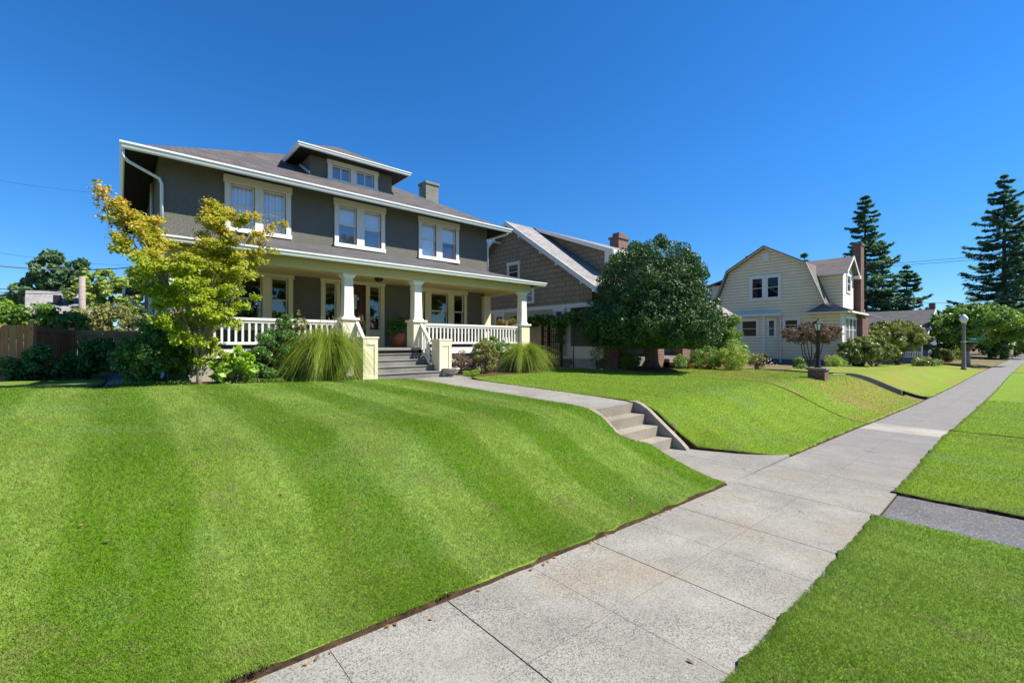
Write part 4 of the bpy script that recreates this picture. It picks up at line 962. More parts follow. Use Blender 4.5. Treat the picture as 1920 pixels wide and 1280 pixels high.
# ---- cedar fence and gate
M['cedar'] = None
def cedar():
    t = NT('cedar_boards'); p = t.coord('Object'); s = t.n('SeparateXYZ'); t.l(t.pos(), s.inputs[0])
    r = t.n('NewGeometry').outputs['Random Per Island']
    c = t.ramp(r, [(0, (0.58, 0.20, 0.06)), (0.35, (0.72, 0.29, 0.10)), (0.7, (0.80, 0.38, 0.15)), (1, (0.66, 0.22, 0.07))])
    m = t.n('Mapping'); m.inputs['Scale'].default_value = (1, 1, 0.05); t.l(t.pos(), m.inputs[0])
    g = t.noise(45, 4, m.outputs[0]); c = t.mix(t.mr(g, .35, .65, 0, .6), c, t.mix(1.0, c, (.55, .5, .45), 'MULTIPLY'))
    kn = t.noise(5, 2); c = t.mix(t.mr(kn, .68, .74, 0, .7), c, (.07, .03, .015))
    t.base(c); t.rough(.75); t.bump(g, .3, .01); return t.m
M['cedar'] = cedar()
def fence(name, a, b, gz0, gz1, zt0, zt1, label, posts=(0, 1), rail=True, gate=False, cat='fence'):
    a, b = np.array(a, float), np.array(b, float); L = np.linalg.norm(b - a); u = (b - a) / L; nn = np.array([u[1], -u[0]])
    fr = Fr((a[0], a[1], 0), (u[0], u[1], 0), (nn[0], nn[1], 0))
    o = empty(name, (a[0], a[1], gz0), label, cat)
    n = int(L / .145); mb = MB(); rn = random.Random(4)
    for i in range(n):
        u0 = L * i / n; z0 = gz0 + (gz1 - gz0) * i / n; zt = zt0 + (zt1 - zt0) * (i + .5) / n
        k = .012 * (i % 2); mb.fbox(fr, u0 + .003, u0 + L / n - .003, -.02 + k, .0 + k, z0 - .1, zt - .06)
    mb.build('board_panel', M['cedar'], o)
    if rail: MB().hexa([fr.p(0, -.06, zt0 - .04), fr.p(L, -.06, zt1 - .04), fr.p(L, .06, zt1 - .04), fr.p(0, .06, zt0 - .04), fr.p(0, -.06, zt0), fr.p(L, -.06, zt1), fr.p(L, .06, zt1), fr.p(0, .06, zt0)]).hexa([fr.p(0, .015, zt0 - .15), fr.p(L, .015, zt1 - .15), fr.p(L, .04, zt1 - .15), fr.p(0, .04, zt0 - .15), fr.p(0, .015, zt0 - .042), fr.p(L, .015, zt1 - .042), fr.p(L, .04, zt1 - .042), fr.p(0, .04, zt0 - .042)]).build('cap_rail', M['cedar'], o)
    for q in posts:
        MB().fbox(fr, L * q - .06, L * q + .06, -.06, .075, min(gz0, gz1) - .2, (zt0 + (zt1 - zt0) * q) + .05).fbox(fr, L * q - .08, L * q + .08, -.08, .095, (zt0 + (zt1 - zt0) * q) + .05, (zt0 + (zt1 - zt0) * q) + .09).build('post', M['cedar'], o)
    if gate: MB().fbox(fr, .06, .16, .0, .04, zt0 - .75, zt0 - .6).build('latch', M['iron'], o)
    return o
f1 = at(58, 606, 20.0); f0 = at(-170, 604, 20.0)
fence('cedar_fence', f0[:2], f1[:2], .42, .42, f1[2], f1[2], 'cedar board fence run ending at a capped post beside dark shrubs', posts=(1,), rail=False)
g0_, g1_ = at(62, 611, 20.1), at(134, 619, 23.6)
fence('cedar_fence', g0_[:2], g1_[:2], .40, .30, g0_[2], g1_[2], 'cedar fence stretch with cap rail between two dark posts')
h0, h1 = at(134, 619, 23.7), at(188, 620, 23.7)
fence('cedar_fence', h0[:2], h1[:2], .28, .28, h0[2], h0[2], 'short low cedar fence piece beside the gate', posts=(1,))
k0, k1 = at(193, 620, 23.7), at(262, 620, 23.7)
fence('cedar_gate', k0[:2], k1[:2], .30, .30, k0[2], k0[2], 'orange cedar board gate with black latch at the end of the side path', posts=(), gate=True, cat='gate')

# ---- lamps, sign, pots and small things
LP = empty('lamp_post', (0, 0, 0), 'black lantern post on a brick pedestal in the dry lawn', 'lamp post')
q = ter(1534, 711); LP.location = q.tolist(); BASE[LP] = q.copy(); x, y, z = q
LP.location = (x, y, z)
PH = (711 - 693) * (x * FX + y * FY) / 825; LH = (711 - 597) * (x * FX + y * FY) / 825 - 0.21
MB().box(x - .27, x + .27, y - .27, y + .27, z - .4, z + PH).build('pedestal', M['brick_dark'], LP)
MB().box(x - .33, x + .33, y - .33, y + .33, z + PH + .002, z + PH + .08).build('pedestal_cap', M['conc_grey'], LP, bevel=.015)
MB().lathe((x, y, z + PH + .08), [(.12, 0), (.10, .06), (.075, .10), (.065, LH - PH - .37), (.09, LH - PH - .35), (.08, LH - PH - .32), (.04, LH - PH - .31)], 12).build('post', M['iron'], LP, smooth=True)
mb = MB().lathe((x, y, z + LH), [(.19, 0), (.20, .02), (.07, .13), (.02, .15), (.03, .18), (.01, .21)], 6)
for i in range(6):
    t_ = 2 * math.pi * i / 6; c, s = math.cos(t_), math.sin(t_)
    mb.tube([(x + .08 * c, y + .08 * s, z + LH - .24), (x + .15 * c, y + .15 * s, z + LH + .01)], .012, 5)
mb.build('lantern_frame', M['iron'], LP)
M['frost'] = mat('frosted_glass', (.75, .76, .72), .03, 2, .25, 0, 30, .5)
MB().lathe((x, y, z + LH - .24), [(.07, 0), (.135, .24)], 6).build('lantern_glass', M['frost'], LP)
SL = empty('street_lamp', (0, 0, 0), 'concrete street lamp with pale acorn globe beside the pavement', 'street lamp')
q = np.array([51.8, 2.3, -.78]); BASE[SL] = q; SL.location = q.tolist(); x, y, z = q
M['lampconc'] = mat('lamp_concrete', (.22, .20, .17), .12, 3, .9, .3, 40)
MB().lathe((x, y, z - .1), [(.20, 0), (.19, .35), (.15, .45), (.135, .5), (.10, 3.5), (.11, 3.9), (.17, 4.0), (.14, 4.05)], 12).build('post', M['lampconc'], SL, smooth=True)
MB().lathe((x, y, z + 3.95), [(.13, 0), (.24, .26), (.27, .40), (.22, .54), (.09, .70), (.02, .76)], 16).build('globe', M['frost'], SL, smooth=True)
M['sign_green'] = mat('green_sign_sheet', (.01, .19, .09), .05, 2, .4)
SG = empty('street_sign', (x + .2, y, z + 2.6), 'green street name sign fixed to the street lamp', 'street sign')
dvx = np.array([FY, -FX]); fr = Fr((x, y, 0), (dvx[0], dvx[1], 0), (-FX, -FY, 0))
MB().fbox(fr, .28, 1.7, .06, .085, z + 2.55, z + 2.80).build('sign_plate', M['sign_green'], SG)
MB().fbox(fr, .0, 1.1, .05, .075, z + 2.44, z + 2.475).fbox(fr, -.14, .14, -.14, .14, z + 2.43, z + 2.48).build('bracket', M['gutter'], SG)
tc = bpy.data.curves.new('sign_lettering', 'FONT'); tc.body = 'Cedar'; tc.size = .17; tc.extrude = .002; tc.materials.append(M['frost'])
tmp = bpy.data.objects.new('sign_lettering', tc); COL.objects.link(tmp); bpy.context.view_layer.update()
to = bpy.data.objects.new('sign_lettering', bpy.data.meshes.new_from_object(tmp)); bpy.data.objects.remove(tmp); COL.objects.link(to); to.parent = SG
b_ = fr.p(.5, .09, z + 2.62) - BASE[SG]; to.location = b_.tolist(); to.rotation_euler = (rad(90), 0, math.atan2(dvx[1], dvx[0]))

def pot(name, c, r, h, m, label, cat='pot', soil=True, group=None):
    o = MB().lathe(c, [(r * .62, 0), (r * .9, h * .8), (r * 1.02, h * .82), (r * 1.02, h), (r * .88, h), (r * .84, h * .9)], 20).build(name, m, off=c, smooth=False)
    for p in o.data.polygons: p.use_smooth = True
    return tag(o, label, cat, group)
# stone bowl beside the right newel post
c = at(845, 712, 11.35); c[2] = float(terrain(c[0], c[1])) + .03
o = MB().lathe(c, [(.14, 0), (.15, .03), (.11, .06), (.22, .12), (.27, .21), (.29, .22), (.29, .26), (.25, .26), (.23, .2)], 8).build('stone_planter', M['stone'], off=c); tag(o, 'low faceted stone bowl planter beside the right newel post', 'planter')
px_ = float(at(747, 640, 14.2)[0])
PP = MB().lathe((px_, 14.2, PF + .0), [(.15, 0), (.19, .08), (.25, .28), (.26, .38), (.22, .44), (.25, .48), (.21, .48), (.20, .42)], 20).build('glazed_pot', M['terracotta'], off=(px_, 14.2, PF), smooth=True); tag(PP, 'shiny terracotta pot holding a dark leafy plant on the porch', 'pot')
TR = empty('trellis', (15.2, 14.9, .43), 'dark wooden trellis screen standing between the two houses', 'trellis')
M['darkwood'] = mat('dark_stained_wood', (.045, .022, .016), .3, 6, .8)
fr = Fr((15.6, 0, 0), (0, 1, 0), (-1, 0, 0)); mb = MB(); mp = MB()
for u0, u1 in ((13.95, 14.03), (14.75, 14.83), (15.2, 15.28)): mp.fbox(fr, u0, u1, -.05, .05, .3, 2.75)
for i in range(8): mb.fbox(fr, 14.08 + i * .14, 14.11 + i * .14, -.012, .0, .5, 2.25)
for i in range(7): mb.fbox(fr, 14.05, 15.18, .001, .02, .55 + i * .27, .585 + i * .27)
mb.build('lattice', M['darkwood'], TR); mp.fbox(fr, 12.9, 16.5, -.06, .06, 2.752, 2.84).build('post_frame', M['darkwood'], TR)
# barrel tub
c = ter(1609, 687)
o = MB().lathe(c, [(.33, 0), (.42, .30), (.44, .52), (.40, .53), (.38, .46)], 16).build('barrel_planter', M['darkwood'], off=c, smooth=True); tag(o, 'dark half barrel planter by the gambrel house corner', 'planter')
TUB = c

# ---------------------------------------------------------------- plants
def unit(v): return v / np.maximum(1e-9, np.linalg.norm(v, axis=-1, keepdims=True))
def leaves(name, C, Nrm, size, m, parent, aspect=0.55, seed=0, fold=0.18, wild=0.8, droop=0.0):
    rs = np.random.RandomState(seed); n = len(C)
    nn = unit(Nrm + rs.normal(0, wild, (n, 3)))
    t = rs.normal(0, 1, (n, 3)); t[:, 2] -= droop; t = unit(t - nn * (t * nn).sum(1, keepdims=True)); b = np.cross(nn, t)
    L = (size * rs.uniform(0.65, 1.35, n))[:, None]; W = L * aspect
    V = np.empty((n, 4, 3), np.float32)
    V[:, 0] = C - t * L / 2; V[:, 1] = C + b * W / 2 + nn * W * fold; V[:, 2] = C + t * L / 2; V[:, 3] = C - b * W / 2 + nn * W * fold
    return raw_mesh(name, V.reshape(-1, 3), 4, m, parent)
def cloud(blobs, n, seed, inner=0.55, zmin=None):
    """points through clump ellipsoids (cx,cy,cz,rx,ry,rz), denser towards each clump's skin"""
    rs = np.random.RandomState(seed); B = np.array(blobs, float); wgt = (B[:, 3] * B[:, 4] * B[:, 5]) ** (2 / 3); wgt /= wgt.sum()
    i = rs.choice(len(B), n, p=wgt); d = unit(rs.normal(0, 1, (n, 3)))
    r = (inner + (1 - inner) * rs.uniform(0, 1, n) ** 0.6)[:, None]
    P = B[i, :3] + d * r * B[i, 3:]
    if zmin is not None: k = P[:, 2] > zmin; P, d = P[k], d[k]
    return P, d
def clumps(blobs, per, frac, seed, flat=0.8, cover=0.8, zmin=None):
    """small clumps spread over the skin of bigger ones, so that the crown has lit tufts and dark gaps"""
    rs = np.random.RandomState(seed); out = []
    for b in blobs:
        b = np.array(b, float); k = per
        d = unit(rs.normal(0, 1, (k, 3))); r = rs.uniform(cover - .1, 1.02, (k, 1))
        P = b[:3] + d * r * b[3:]
        for p in P:
            s = frac * b[3:].mean() * rs.uniform(0.6, 1.35)
            if zmin is None or p[2] > zmin: out.append((*p, s, s, s * flat))
    return out
def stem(name, paths, m, parent):
    mb = MB()
    for P, r0, r1 in paths: mb.tube(P, list(np.linspace(r0, r1, len(P))), 7)
    return mb.build(name, m, parent, smooth=True)
def wig(a, b, n, amp, rn):
    a, b = np.array(a, float), np.array(b, float)
    return [a + (b - a) * i / n + (np.array([rn.gauss(0, amp), rn.gauss(0, amp), rn.gauss(0, amp * .5)]) if 0 < i < n else 0) for i in range(n + 1)]
def gz(x, y): return float(terrain(x, y))
M['bark'] = mat('grey_brown_bark', (0.13, 0.095, 0.07), 0.35, 9, 0.95, 0.8, 40)
M['bark_maple'] = mat('smooth_tan_bark', (0.27, 0.21, 0.15), 0.3, 9, 0.9, 0.5, 40)
M['bark_pale'] = mat('pale_bark', (0.42, 0.36, 0.29), 0.25, 6, 0.9, 0.4, 30)
M['leaf_maple'] = leafmat('maple_leaf', [(0.26, 0.36, 0.02), (0.38, 0.47, 0.035), (0.50, 0.54, 0.05), (0.30, 0.42, 0.03)], 0.45, 0.5, 0.3, 1.5, 0.45, (2.8, 5.1, (0.85, 0.46, 0.10, 1)))
M['leaf_holly'] = leafmat('holly_leaf', [(0.043, 0.089, 0.029), (0.064, 0.135, 0.040), (0.107, 0.192, 0.057), (0.078, 0.157, 0.064)], 0.15, 0.48, 0.25, 1.2, 0.5)
M['leaf_dark'] = leafmat('dark_shrub_leaf', [(0.064, 0.120, 0.031), (0.108, 0.216, 0.047), (0.172, 0.345, 0.064), (0.098, 0.172, 0.043)], 0.25, 0.4, 0.4, 1.4, 0.5)
M['leaf_mid'] = leafmat('mid_green_leaf', [(0.112, 0.208, 0.040), (0.176, 0.319, 0.056), (0.271, 0.415, 0.079), (0.144, 0.255, 0.047)], 0.35, 0.45, 0.35, 1.2, 0.45)
M['leaf_lime'] = leafmat('bright_green_leaf', [(0.275, 0.450, 0.037), (0.375, 0.550, 0.062), (0.213, 0.375, 0.037)], 0.4, 0.4, 0.4, 2.0, 0.3)
M['leaf_pale'] = leafmat('pale_green_leaf', [(0.312, 0.421, 0.094), (0.437, 0.530, 0.125), (0.218, 0.328, 0.078), (0.515, 0.562, 0.156)], 0.4, 0.5, 0.3, 0.6, 0.4)
M['leaf_olive'] = leafmat('olive_leaf', [(0.218, 0.235, 0.067), (0.336, 0.336, 0.101), (0.168, 0.202, 0.059), (0.403, 0.319, 0.134)], 0.3, 0.5, 0.3, 1.5, 0.4)
M['leaf_rhodo'] = leafmat('rhododendron_leaf', [(0.162, 0.216, 0.061), (0.270, 0.324, 0.095), (0.378, 0.405, 0.121), (0.121, 0.176, 0.047)], 0.25, 0.4, 0.4, 0.9, 0.45)
M['leaf_purple'] = leafmat('purple_leaf', [(0.16, 0.085, 0.075), (0.27, 0.16, 0.135), (0.12, 0.065, 0.06), (0.33, 0.24, 0.19)], 0.25, 0.5, 0.3, 1.5, 0.4)
M['leaf_blue'] = leafmat('distant_green_leaf', [(0.076, 0.143, 0.076), (0.118, 0.218, 0.101), (0.185, 0.286, 0.126)], 0.25, 0.5, 0.3, 0.3, 0.5)
M['needle'] = leafmat('fir_needles', [(0.073, 0.175, 0.124), (0.124, 0.271, 0.175), (0.209, 0.372, 0.229)], 0.25, 0.55, 0.25, 0.25, 0.5)
M['blade_tall'] = leafmat('ornamental_grass_blade', [(0.25, 0.345, 0.03), (0.36, 0.45, 0.05), (0.18, 0.28, 0.025), (0.44, 0.48, 0.10)], 0.4, 0.45, 0.3, 1.5, 0.3)
M['plume'] = leafmat('seed_plume', [(0.50, 0.32, 0.22), (0.62, 0.44, 0.30), (0.44, 0.26, 0.20)], 0.4, 0.7, 0.2)
M['petal'] = leafmat('pale_petal', [(0.75, 0.70, 0.66), (0.70, 0.55, 0.52), (0.62, 0.66, 0.45)], 0.3, 0.6, 0.2)
M['petal_red'] = leafmat('red_petal', [(0.55, 0.06, 0.03), (0.60, 0.18, 0.04)], 0.3, 0.6, 0.2)

# ---- Japanese maple in front of the porch
rn = random.Random(5)
mbse = at(372, 722, 11.3); mbse[2] = gz(mbse[0], 11.3)
MP = empty('maple_tree', mbse, 'small maple with yellow green leaves turning orange at the top, in front of the porch', 'tree')
cl = [(200, 372, 12), (185, 355, 10), (176, 350, 6), (222, 392, 17), (245, 405, 20), (268, 418, 22), (207, 408, 9), (192, 412, 6), (250, 440, 26), (285, 450, 26), (228, 455, 12), (275, 480, 28), (305, 500, 30), (330, 478, 28), (265, 515, 18), (300, 540, 26),
      (398, 375, 14), (400, 395, 18), (425, 402, 20), (408, 430, 26), (388, 412, 16), (458, 408, 16), (480, 404, 11), (530, 420, 9), (512, 428, 10), (492, 440, 12), (470, 448, 15), (430, 462, 30), (385, 468, 26), (355, 505, 36), (400, 505, 36), (440, 495, 28), (475, 480, 20), (500, 462, 13),
      (350, 552, 36), (312, 572, 22), (400, 556, 34), (440, 535, 24), (470, 520, 14), (342, 605, 26), (382, 608, 26), (420, 590, 26), (445, 606, 12), (300, 602, 16), (385, 650, 18), (352, 640, 18), (408, 662, 13), (365, 672, 14), (330, 632, 14), (450, 570, 14), (470, 553, 10)]
B = []
for px, py, r in cl:
    y = 11.3 + rn.uniform(-.75, .75) * (0.4 if px < 260 or px > 480 else 1)
    p = at(px, py, y); q = r * 9.25 / 825 * (y / 11.3)
    for k in range(9 if r > 15 else 5):
        B.append((p[0] + rn.gauss(0, .48) * q, p[1] + rn.gauss(0, .8) * q, p[2] + rn.gauss(0, .48) * q, q * .52, q * .52, q * .15))
P, d = cloud(B, 42000, 3, 0.0); d = d * .3; d[:, 2] += .8; d[:, 1] -= .25; P = P + np.random.RandomState(2).normal(0, .035, P.shape)
leaves('crown', P, d, 0.062, M['leaf_maple'], MP, 0.62, 4, wild=.7)
fork = mbse + np.array([0.02, 0, .55])
paths = [([mbse - (0, 0, .2), mbse + (0.01, 0.0, .25), fork], .058, .045)]
for px, py in ((185, 360), (255, 430), (300, 500), (330, 470), (400, 385), (425, 430), (480, 420), (520, 428), (400, 500), (355, 520), (440, 560), (310, 580), (390, 610)):
    e = at(px, py, 11.3 + rn.uniform(-.4, .4)); mid = fork + (e - fork) * .45 + np.array([0, 0, .28])
    paths.append((wig(fork, mid, 3, .03, rn) + wig(mid, e, 3, .03, rn)[1:], .026, .005))
stem('trunk', paths, M['bark_maple'], MP)

# ---- rounded holly tree
hb = np.array([16.3, 9.7, gz(16.3, 9.7)])
HT = empty('holly_tree', hb, 'big dark glossy evergreen with a broad dome crown on a short thick trunk', 'tree')
big = [(-.05, 0, 2.25, 2.7, 2.7, 1.4), (0, 0, 3.3, 2.2, 2.2, 2.05), (-.7, .6, 1.85, 2.0, 2.0, 1.0), (.55, -.5, 1.7, 1.9, 1.9, 0.95), (-.3, -.6, 1.7, 2.1, 2.1, .95)]
big = [(hb[0] + a, hb[1] + b, hb[2] + c, r, s, t) for a, b, c, r, s, t in big]
sm = clumps(big, 260, .11, 6, .9, .90, zmin=hb[2] + 1.0)
P, d = cloud(sm + [(b[0], b[1], b[2], b[3] * k_, b[4] * k_, b[5] * k_) for b in big for k_ in (.93, .8)], 190000, 8, .7, zmin=hb[2] + .95)
leaves('crown', P, d, .095, M['leaf_holly'], HT, .5, 9, wild=.6)
stem('trunk', [([hb - (0, 0, .3), hb + (0, 0, .06), hb + (.02, 0, .35), hb + (0, 0, 1.0), hb + (0, .1, 2.6)], .36, .22)] + [(wig(hb + (0, 0, .9), hb + (1.5 * math.cos(a), 1.5 * math.sin(a), 2.2), 3, .05, rn), .14, .04) for a in (0.3, 1.5, 2.8, 4.0, 5.2)] + [([hb + (.1 * math.cos(a), .1 * math.sin(a), .45), hb + (.36 * math.cos(a), .36 * math.sin(a), .10), hb + (.55 * math.cos(a), .55 * math.sin(a), -.1)], .14, .05) for a in (0.2, 1.2, 2.4, 3.4, 4.4, 5.5)], M['bark'], HT)

def tree(name, label, base, h, blobs, n, size, m, bark, trunk_r, per=40, frac=.28, seed=1, group=None, cat='tree', forks=(), inner=.35, aspect=.55):
    base = np.array(base, float); T = empty(name, base, label, cat, group)
    bb = [(base[0] + a, base[1] + b, base[2] + c, r, s, t) for a, b, c, r, s, t in blobs]
    P, d = cloud(clumps(bb, per, frac, seed, .75, .8), n, seed + 1, inner)
    leaves('crown', P, d + np.array([0, 0, .35]), size, m, T, aspect, seed + 2)
    rr = random.Random(seed); top = base + (0, 0, h)
    ps = [(wig(base - (0, 0, .3), top, 4, trunk_r * .25, rr), trunk_r, trunk_r * .35)]
    for a, r_, z0, z1 in forks: ps.append((wig(base + (0, 0, z0), base + (r_ * math.cos(a), r_ * math.sin(a), z1), 3, trunk_r * .3, rr), trunk_r * .6, trunk_r * .15))
    stem('trunk', ps, bark, T); return T
def shrub(name, label, base, blobs, n, size, m, per=26, frac=.32, seed=1, cat='shrub', group=None, inner=.35, aspect=.5, stems=True, up=.35, zlow=.02):
    base = np.array(base, float); S = empty(name, base, label, cat, group)
    bb = [(base[0] + a, base[1] + b, base[2] + c, r, s, t) for a, b, c, r, s, t in blobs]
    P, d = cloud(clumps(bb, per, frac, seed, .85, .7), n, seed + 1, inner, zmin=base[2] + zlow)
    leaves('foliage', P, d + np.array([0, 0, up]), size, m, S, aspect, seed + 2)
    if stems:
        rr = random.Random(seed); w_ = max(b[3] for b in blobs)
        stem('stem', [(wig(base + (rr.uniform(-.1, .1), rr.uniform(-.1, .1), -.08), base + (b[0] + rr.uniform(-.3, .3) * b[3], b[1] + rr.uniform(-.3, .3) * b[4], b[2] * .9), 3, .02, rr), .012 + .012 * w_, .004) for b in blobs for _ in range(3)], M['bark'], S)
    return S
def on(px, Y, dz=0.0):
    """ground point seen in column px at lot depth Y"""
    u = (px - 960) / 825; t = Y / (FY - u * FX); x = t * (FX + u * FY); return np.array([x, Y, gz(x, Y) + dz])

# ---- front bed
shrub('evergreen_shrub', 'large dark bush at the left corner of the grey house beside the side path', on(302, 11.95), [(0, .1, .62, .62, .6, .62), (-.28, -.05, .5, .48, .5, .5), (.32, .1, .7, .42, .5, .62), (0, .2, 1.0, .5, .5, .45)], 15000, .075, M['leaf_dark'], 40, .26, 21)
shrub('evergreen_shrub', 'slim bright green shoot bush at the edge of the side path', on(262, 11.75), [(0, 0, .42, .10, .10, .42), (-.1, .1, .25, .2, .2, .26)], 1300, .05, M['leaf_lime'], 14, .4, 23)
shrub('hydrangea', 'low lime green hydrangea with big leaves and faded flower heads', on(438, 11.45), [(0, 0, .34, .5, .36, .34), (.1, 0, .58, .25, .25, .24)], 420, .17, M['leaf_lime'], 24, .3, 25, up=.9, aspect=.62)
HY = COL.objects[-2] if False else None
shrub('nandina_shrub', 'tall dark leafed shrub with golden tips between maple and ornamental grass', on(513, 11.9), [(0, 0, .6, .55, .5, .6), (.2, .1, 1.0, .45, .4, .5), (-.2, 0, .4, .5, .45, .4), (.32, .15, 1.38, .26, .26, .3)], 13000, .055, M['leaf_dark'], 40, .25, 27)
shrub('nandina_shrub', 'airy olive shrub with reddish tips rising above the left porch rail', on(548, 12.1), [(0, 0, 1.15, .45, .25, .42), (.1, 0, 1.5, .3, .22, .3), (-.25, -.1, .85, .35, .25, .3), (.35, -.05, .75, .3, .25, .4)], 5200, .05, M['leaf_olive'], 40, .22, 29)
def ornamental_grass(base, R, H, n, seed, label, lean=(0, 0), plumes=0):
    base = np.array(base, float); S = empty('ornamental_grass', base, label, 'grass clump'); rs = np.random.RandomState(seed); K = 10
    a = rs.uniform(0, 2 * np.pi, n); a = a + .25 * np.sin(a * 7 + seed); out = np.abs(rs.normal(0, .62, n)) + .10; out = np.minimum(out, 1.2); L = rs.uniform(.55, 1.18, n); r0 = rs.uniform(0, .34, n) * R
    V = []
    s = np.linspace(0, 1, K)
    hx, hy = np.cos(a), np.sin(a)
    rr = r0[:, None] + R * out[:, None] * (0.42 * s + 0.58 * s ** 1.7) * L[:, None]
    dv_ = rs.uniform(.45, 1.05, n)[:, None]
    hh = H * L[:, None] * (1 + .15 * out[:, None]) * (2.0 * s - (1.0 + dv_ * out[:, None]) * s ** 2) + rs.normal(0, .012, (n, K)) * s
    X = base[0] + hx[:, None] * rr + lean[0] * s ** 2 + rs.normal(0, .01, (n, K)); Y = base[1] + hy[:, None] * rr + lean[1] * s ** 2; Z = base[2] + hh
    Z = np.maximum(Z, base[2] + .02)
    P = np.stack([X, Y, Z], -1); w_ = (0.0052 * (1 - s * .8))[None, :, None]
    tw = rs.uniform(0, 2 * np.pi, n); sd = np.stack([np.cos(tw), np.sin(tw), 0 * tw], -1)[:, None, :]
    A, Bq = P - sd * w_, P + sd * w_
    V = np.stack([A, Bq], 2).reshape(n, K * 2, 3)
    base_i = (np.arange(n) * K * 2)[:, None]
    q = np.concatenate([base_i + np.array([2 * k, 2 * k + 1, 2 * k + 3, 2 * k + 2]) for k in range(K - 1)], 1).reshape(-1, 4)
    raw_mesh('blades', V.reshape(-1, 3), 4, M['blade_tall'], S, idx=q)
    if plumes:
        C = []
        for i in range(plumes):
            aa = rs.uniform(0, 6.28); e = base + np.array([math.cos(aa) * R * .6 * rs.uniform(.2, 1), math.sin(aa) * R * .4, H * rs.uniform(1.05, 1.32)])
            for k in range(26): C.append(e + np.array([math.cos(aa) * .006 * k, math.sin(aa) * .006 * k, -.012 * k + .002 * k]) + rs.normal(0, .008, 3))
        C = np.array(C); leaves('plumes', C, np.zeros_like(C), .05, M['plume'], S, .16, seed, droop=.8)
    return S
ornamental_grass(on(615, 11.55), .90, 1.32, 8500, 31, 'tall fountain of ornamental grass left of the porch steps', plumes=26)
ornamental_grass(on(985, 11.9) + np.array([-.1, 0, 0]), .95, 1.05, 8500, 33, 'fountain of ornamental grass at the right end of the porch')
shrub('barberry', 'dark maroon low shrub beside the right newel post', on(866, 12.05), [(0, 0, .4, .36, .3, .38), (.2, 0, .25, .3, .25, .25)], 2600, .05, M['leaf_purple'], 26, .3, 35)
shrub('barberry', 'small maroon plant spilling over the right side of the porch steps', (7.32, 12.2, PF - .65), [(0, 0, .3, .24, .26, .26)], 700, .05, M['leaf_purple'], 20, .35, 36)
shrub('mixed_shrub', 'bushy olive shrub with pinkish heads under the right porch rail', on(905, 11.85), [(0, 0, .42, .42, .35, .42), (.1, .1, .85, .45, .32, .35), (.35, .05, .6, .3, .3, .4)], 7000, .055, M['leaf_olive'], 36, .26, 37)
shrub('mixed_shrub', 'feathery green shrub reaching above the right porch rail', on(925, 12.15), [(0, 0, 1.0, .45, .22, .35), (.4, 0, .85, .35, .22, .35)], 3600, .05, M['leaf_mid'], 36, .24, 39)
shrub('edging_plant', 'low yellow green plant at the foot of the stone planter', on(880, 11.3), [(0, 0, .1, .22, .14, .12), (.25, .05, .1, .16, .12, .1)], 900, .05, M['leaf_lime'], 20, .35, 41, stems=False)
# thyme-like cover along the bed edge
rs = np.random.RandomState(5); C = np.stack([rs.uniform(-.1, 4.75, 9000), 11.36 + np.abs(rs.normal(0, .16, 9000)), np.zeros(9000)], 1); C[:, 2] = terrain(C[:, 0], C[:, 1]) + .03 + rs.uniform(0, .09, 9000) * (rs.uniform(0, 1, 9000) ** .5)
msk = np.sin(C[:, 0] * 3.1) + np.sin(C[:, 0] * 7.7 + 1) > -.5; C = C[msk]
tag(leaves('ground_cover', C, np.tile([0, 0, 1.0], (len(C), 1)), .035, M['leaf_mid'], None, .6, 6), kind='stuff')
# porch plants
base = np.array([px_, 14.2, PF + .42])
shrub('potted_plant', 'dark leafy plant growing out of the glazed terracotta pot', base, [(0, 0, .3, .36, .34, .34), (-.2, 0, .1, .28, .25, .2), (.1, 0, .5, .25, .25, .2)], 1500, .085, M['leaf_dark'], 30, .3, 43, cat='plant', zlow=-.1)
pb = np.array([float(at(674, 640, 13.1)[0]), 13.1, PF]); pot('clay_pot', pb, .17, .3, M['clay'], 'plain clay pot behind the left stair railing')
S = empty('plume_grass', pb + (0, 0, .28), 'pinkish dry plume grass in a pot beside the front door', 'plant'); rs = np.random.RandomState(8); C = []; ps = []
for i in range(16):
    a_ = rs.uniform(0, 6.28); e = pb + np.array([math.cos(a_) * .28, math.sin(a_) * .2, .28 + rs.uniform(.45, .75)]); ps.append(([pb + (0, 0, .25), (pb + e) / 2 + (0, 0, .2), e], .005, .003))
    for k in range(40): C.append(e + np.array([math.cos(a_) * .004 * k, 0, -.005 * k + .05]) + rs.normal(0, .014, 3))
stem('stem', ps, M['leaf_olive'], S); C = np.array(C); leaves('plumes', C, np.zeros_like(C), .05, M['plume'], S, .2, 3)
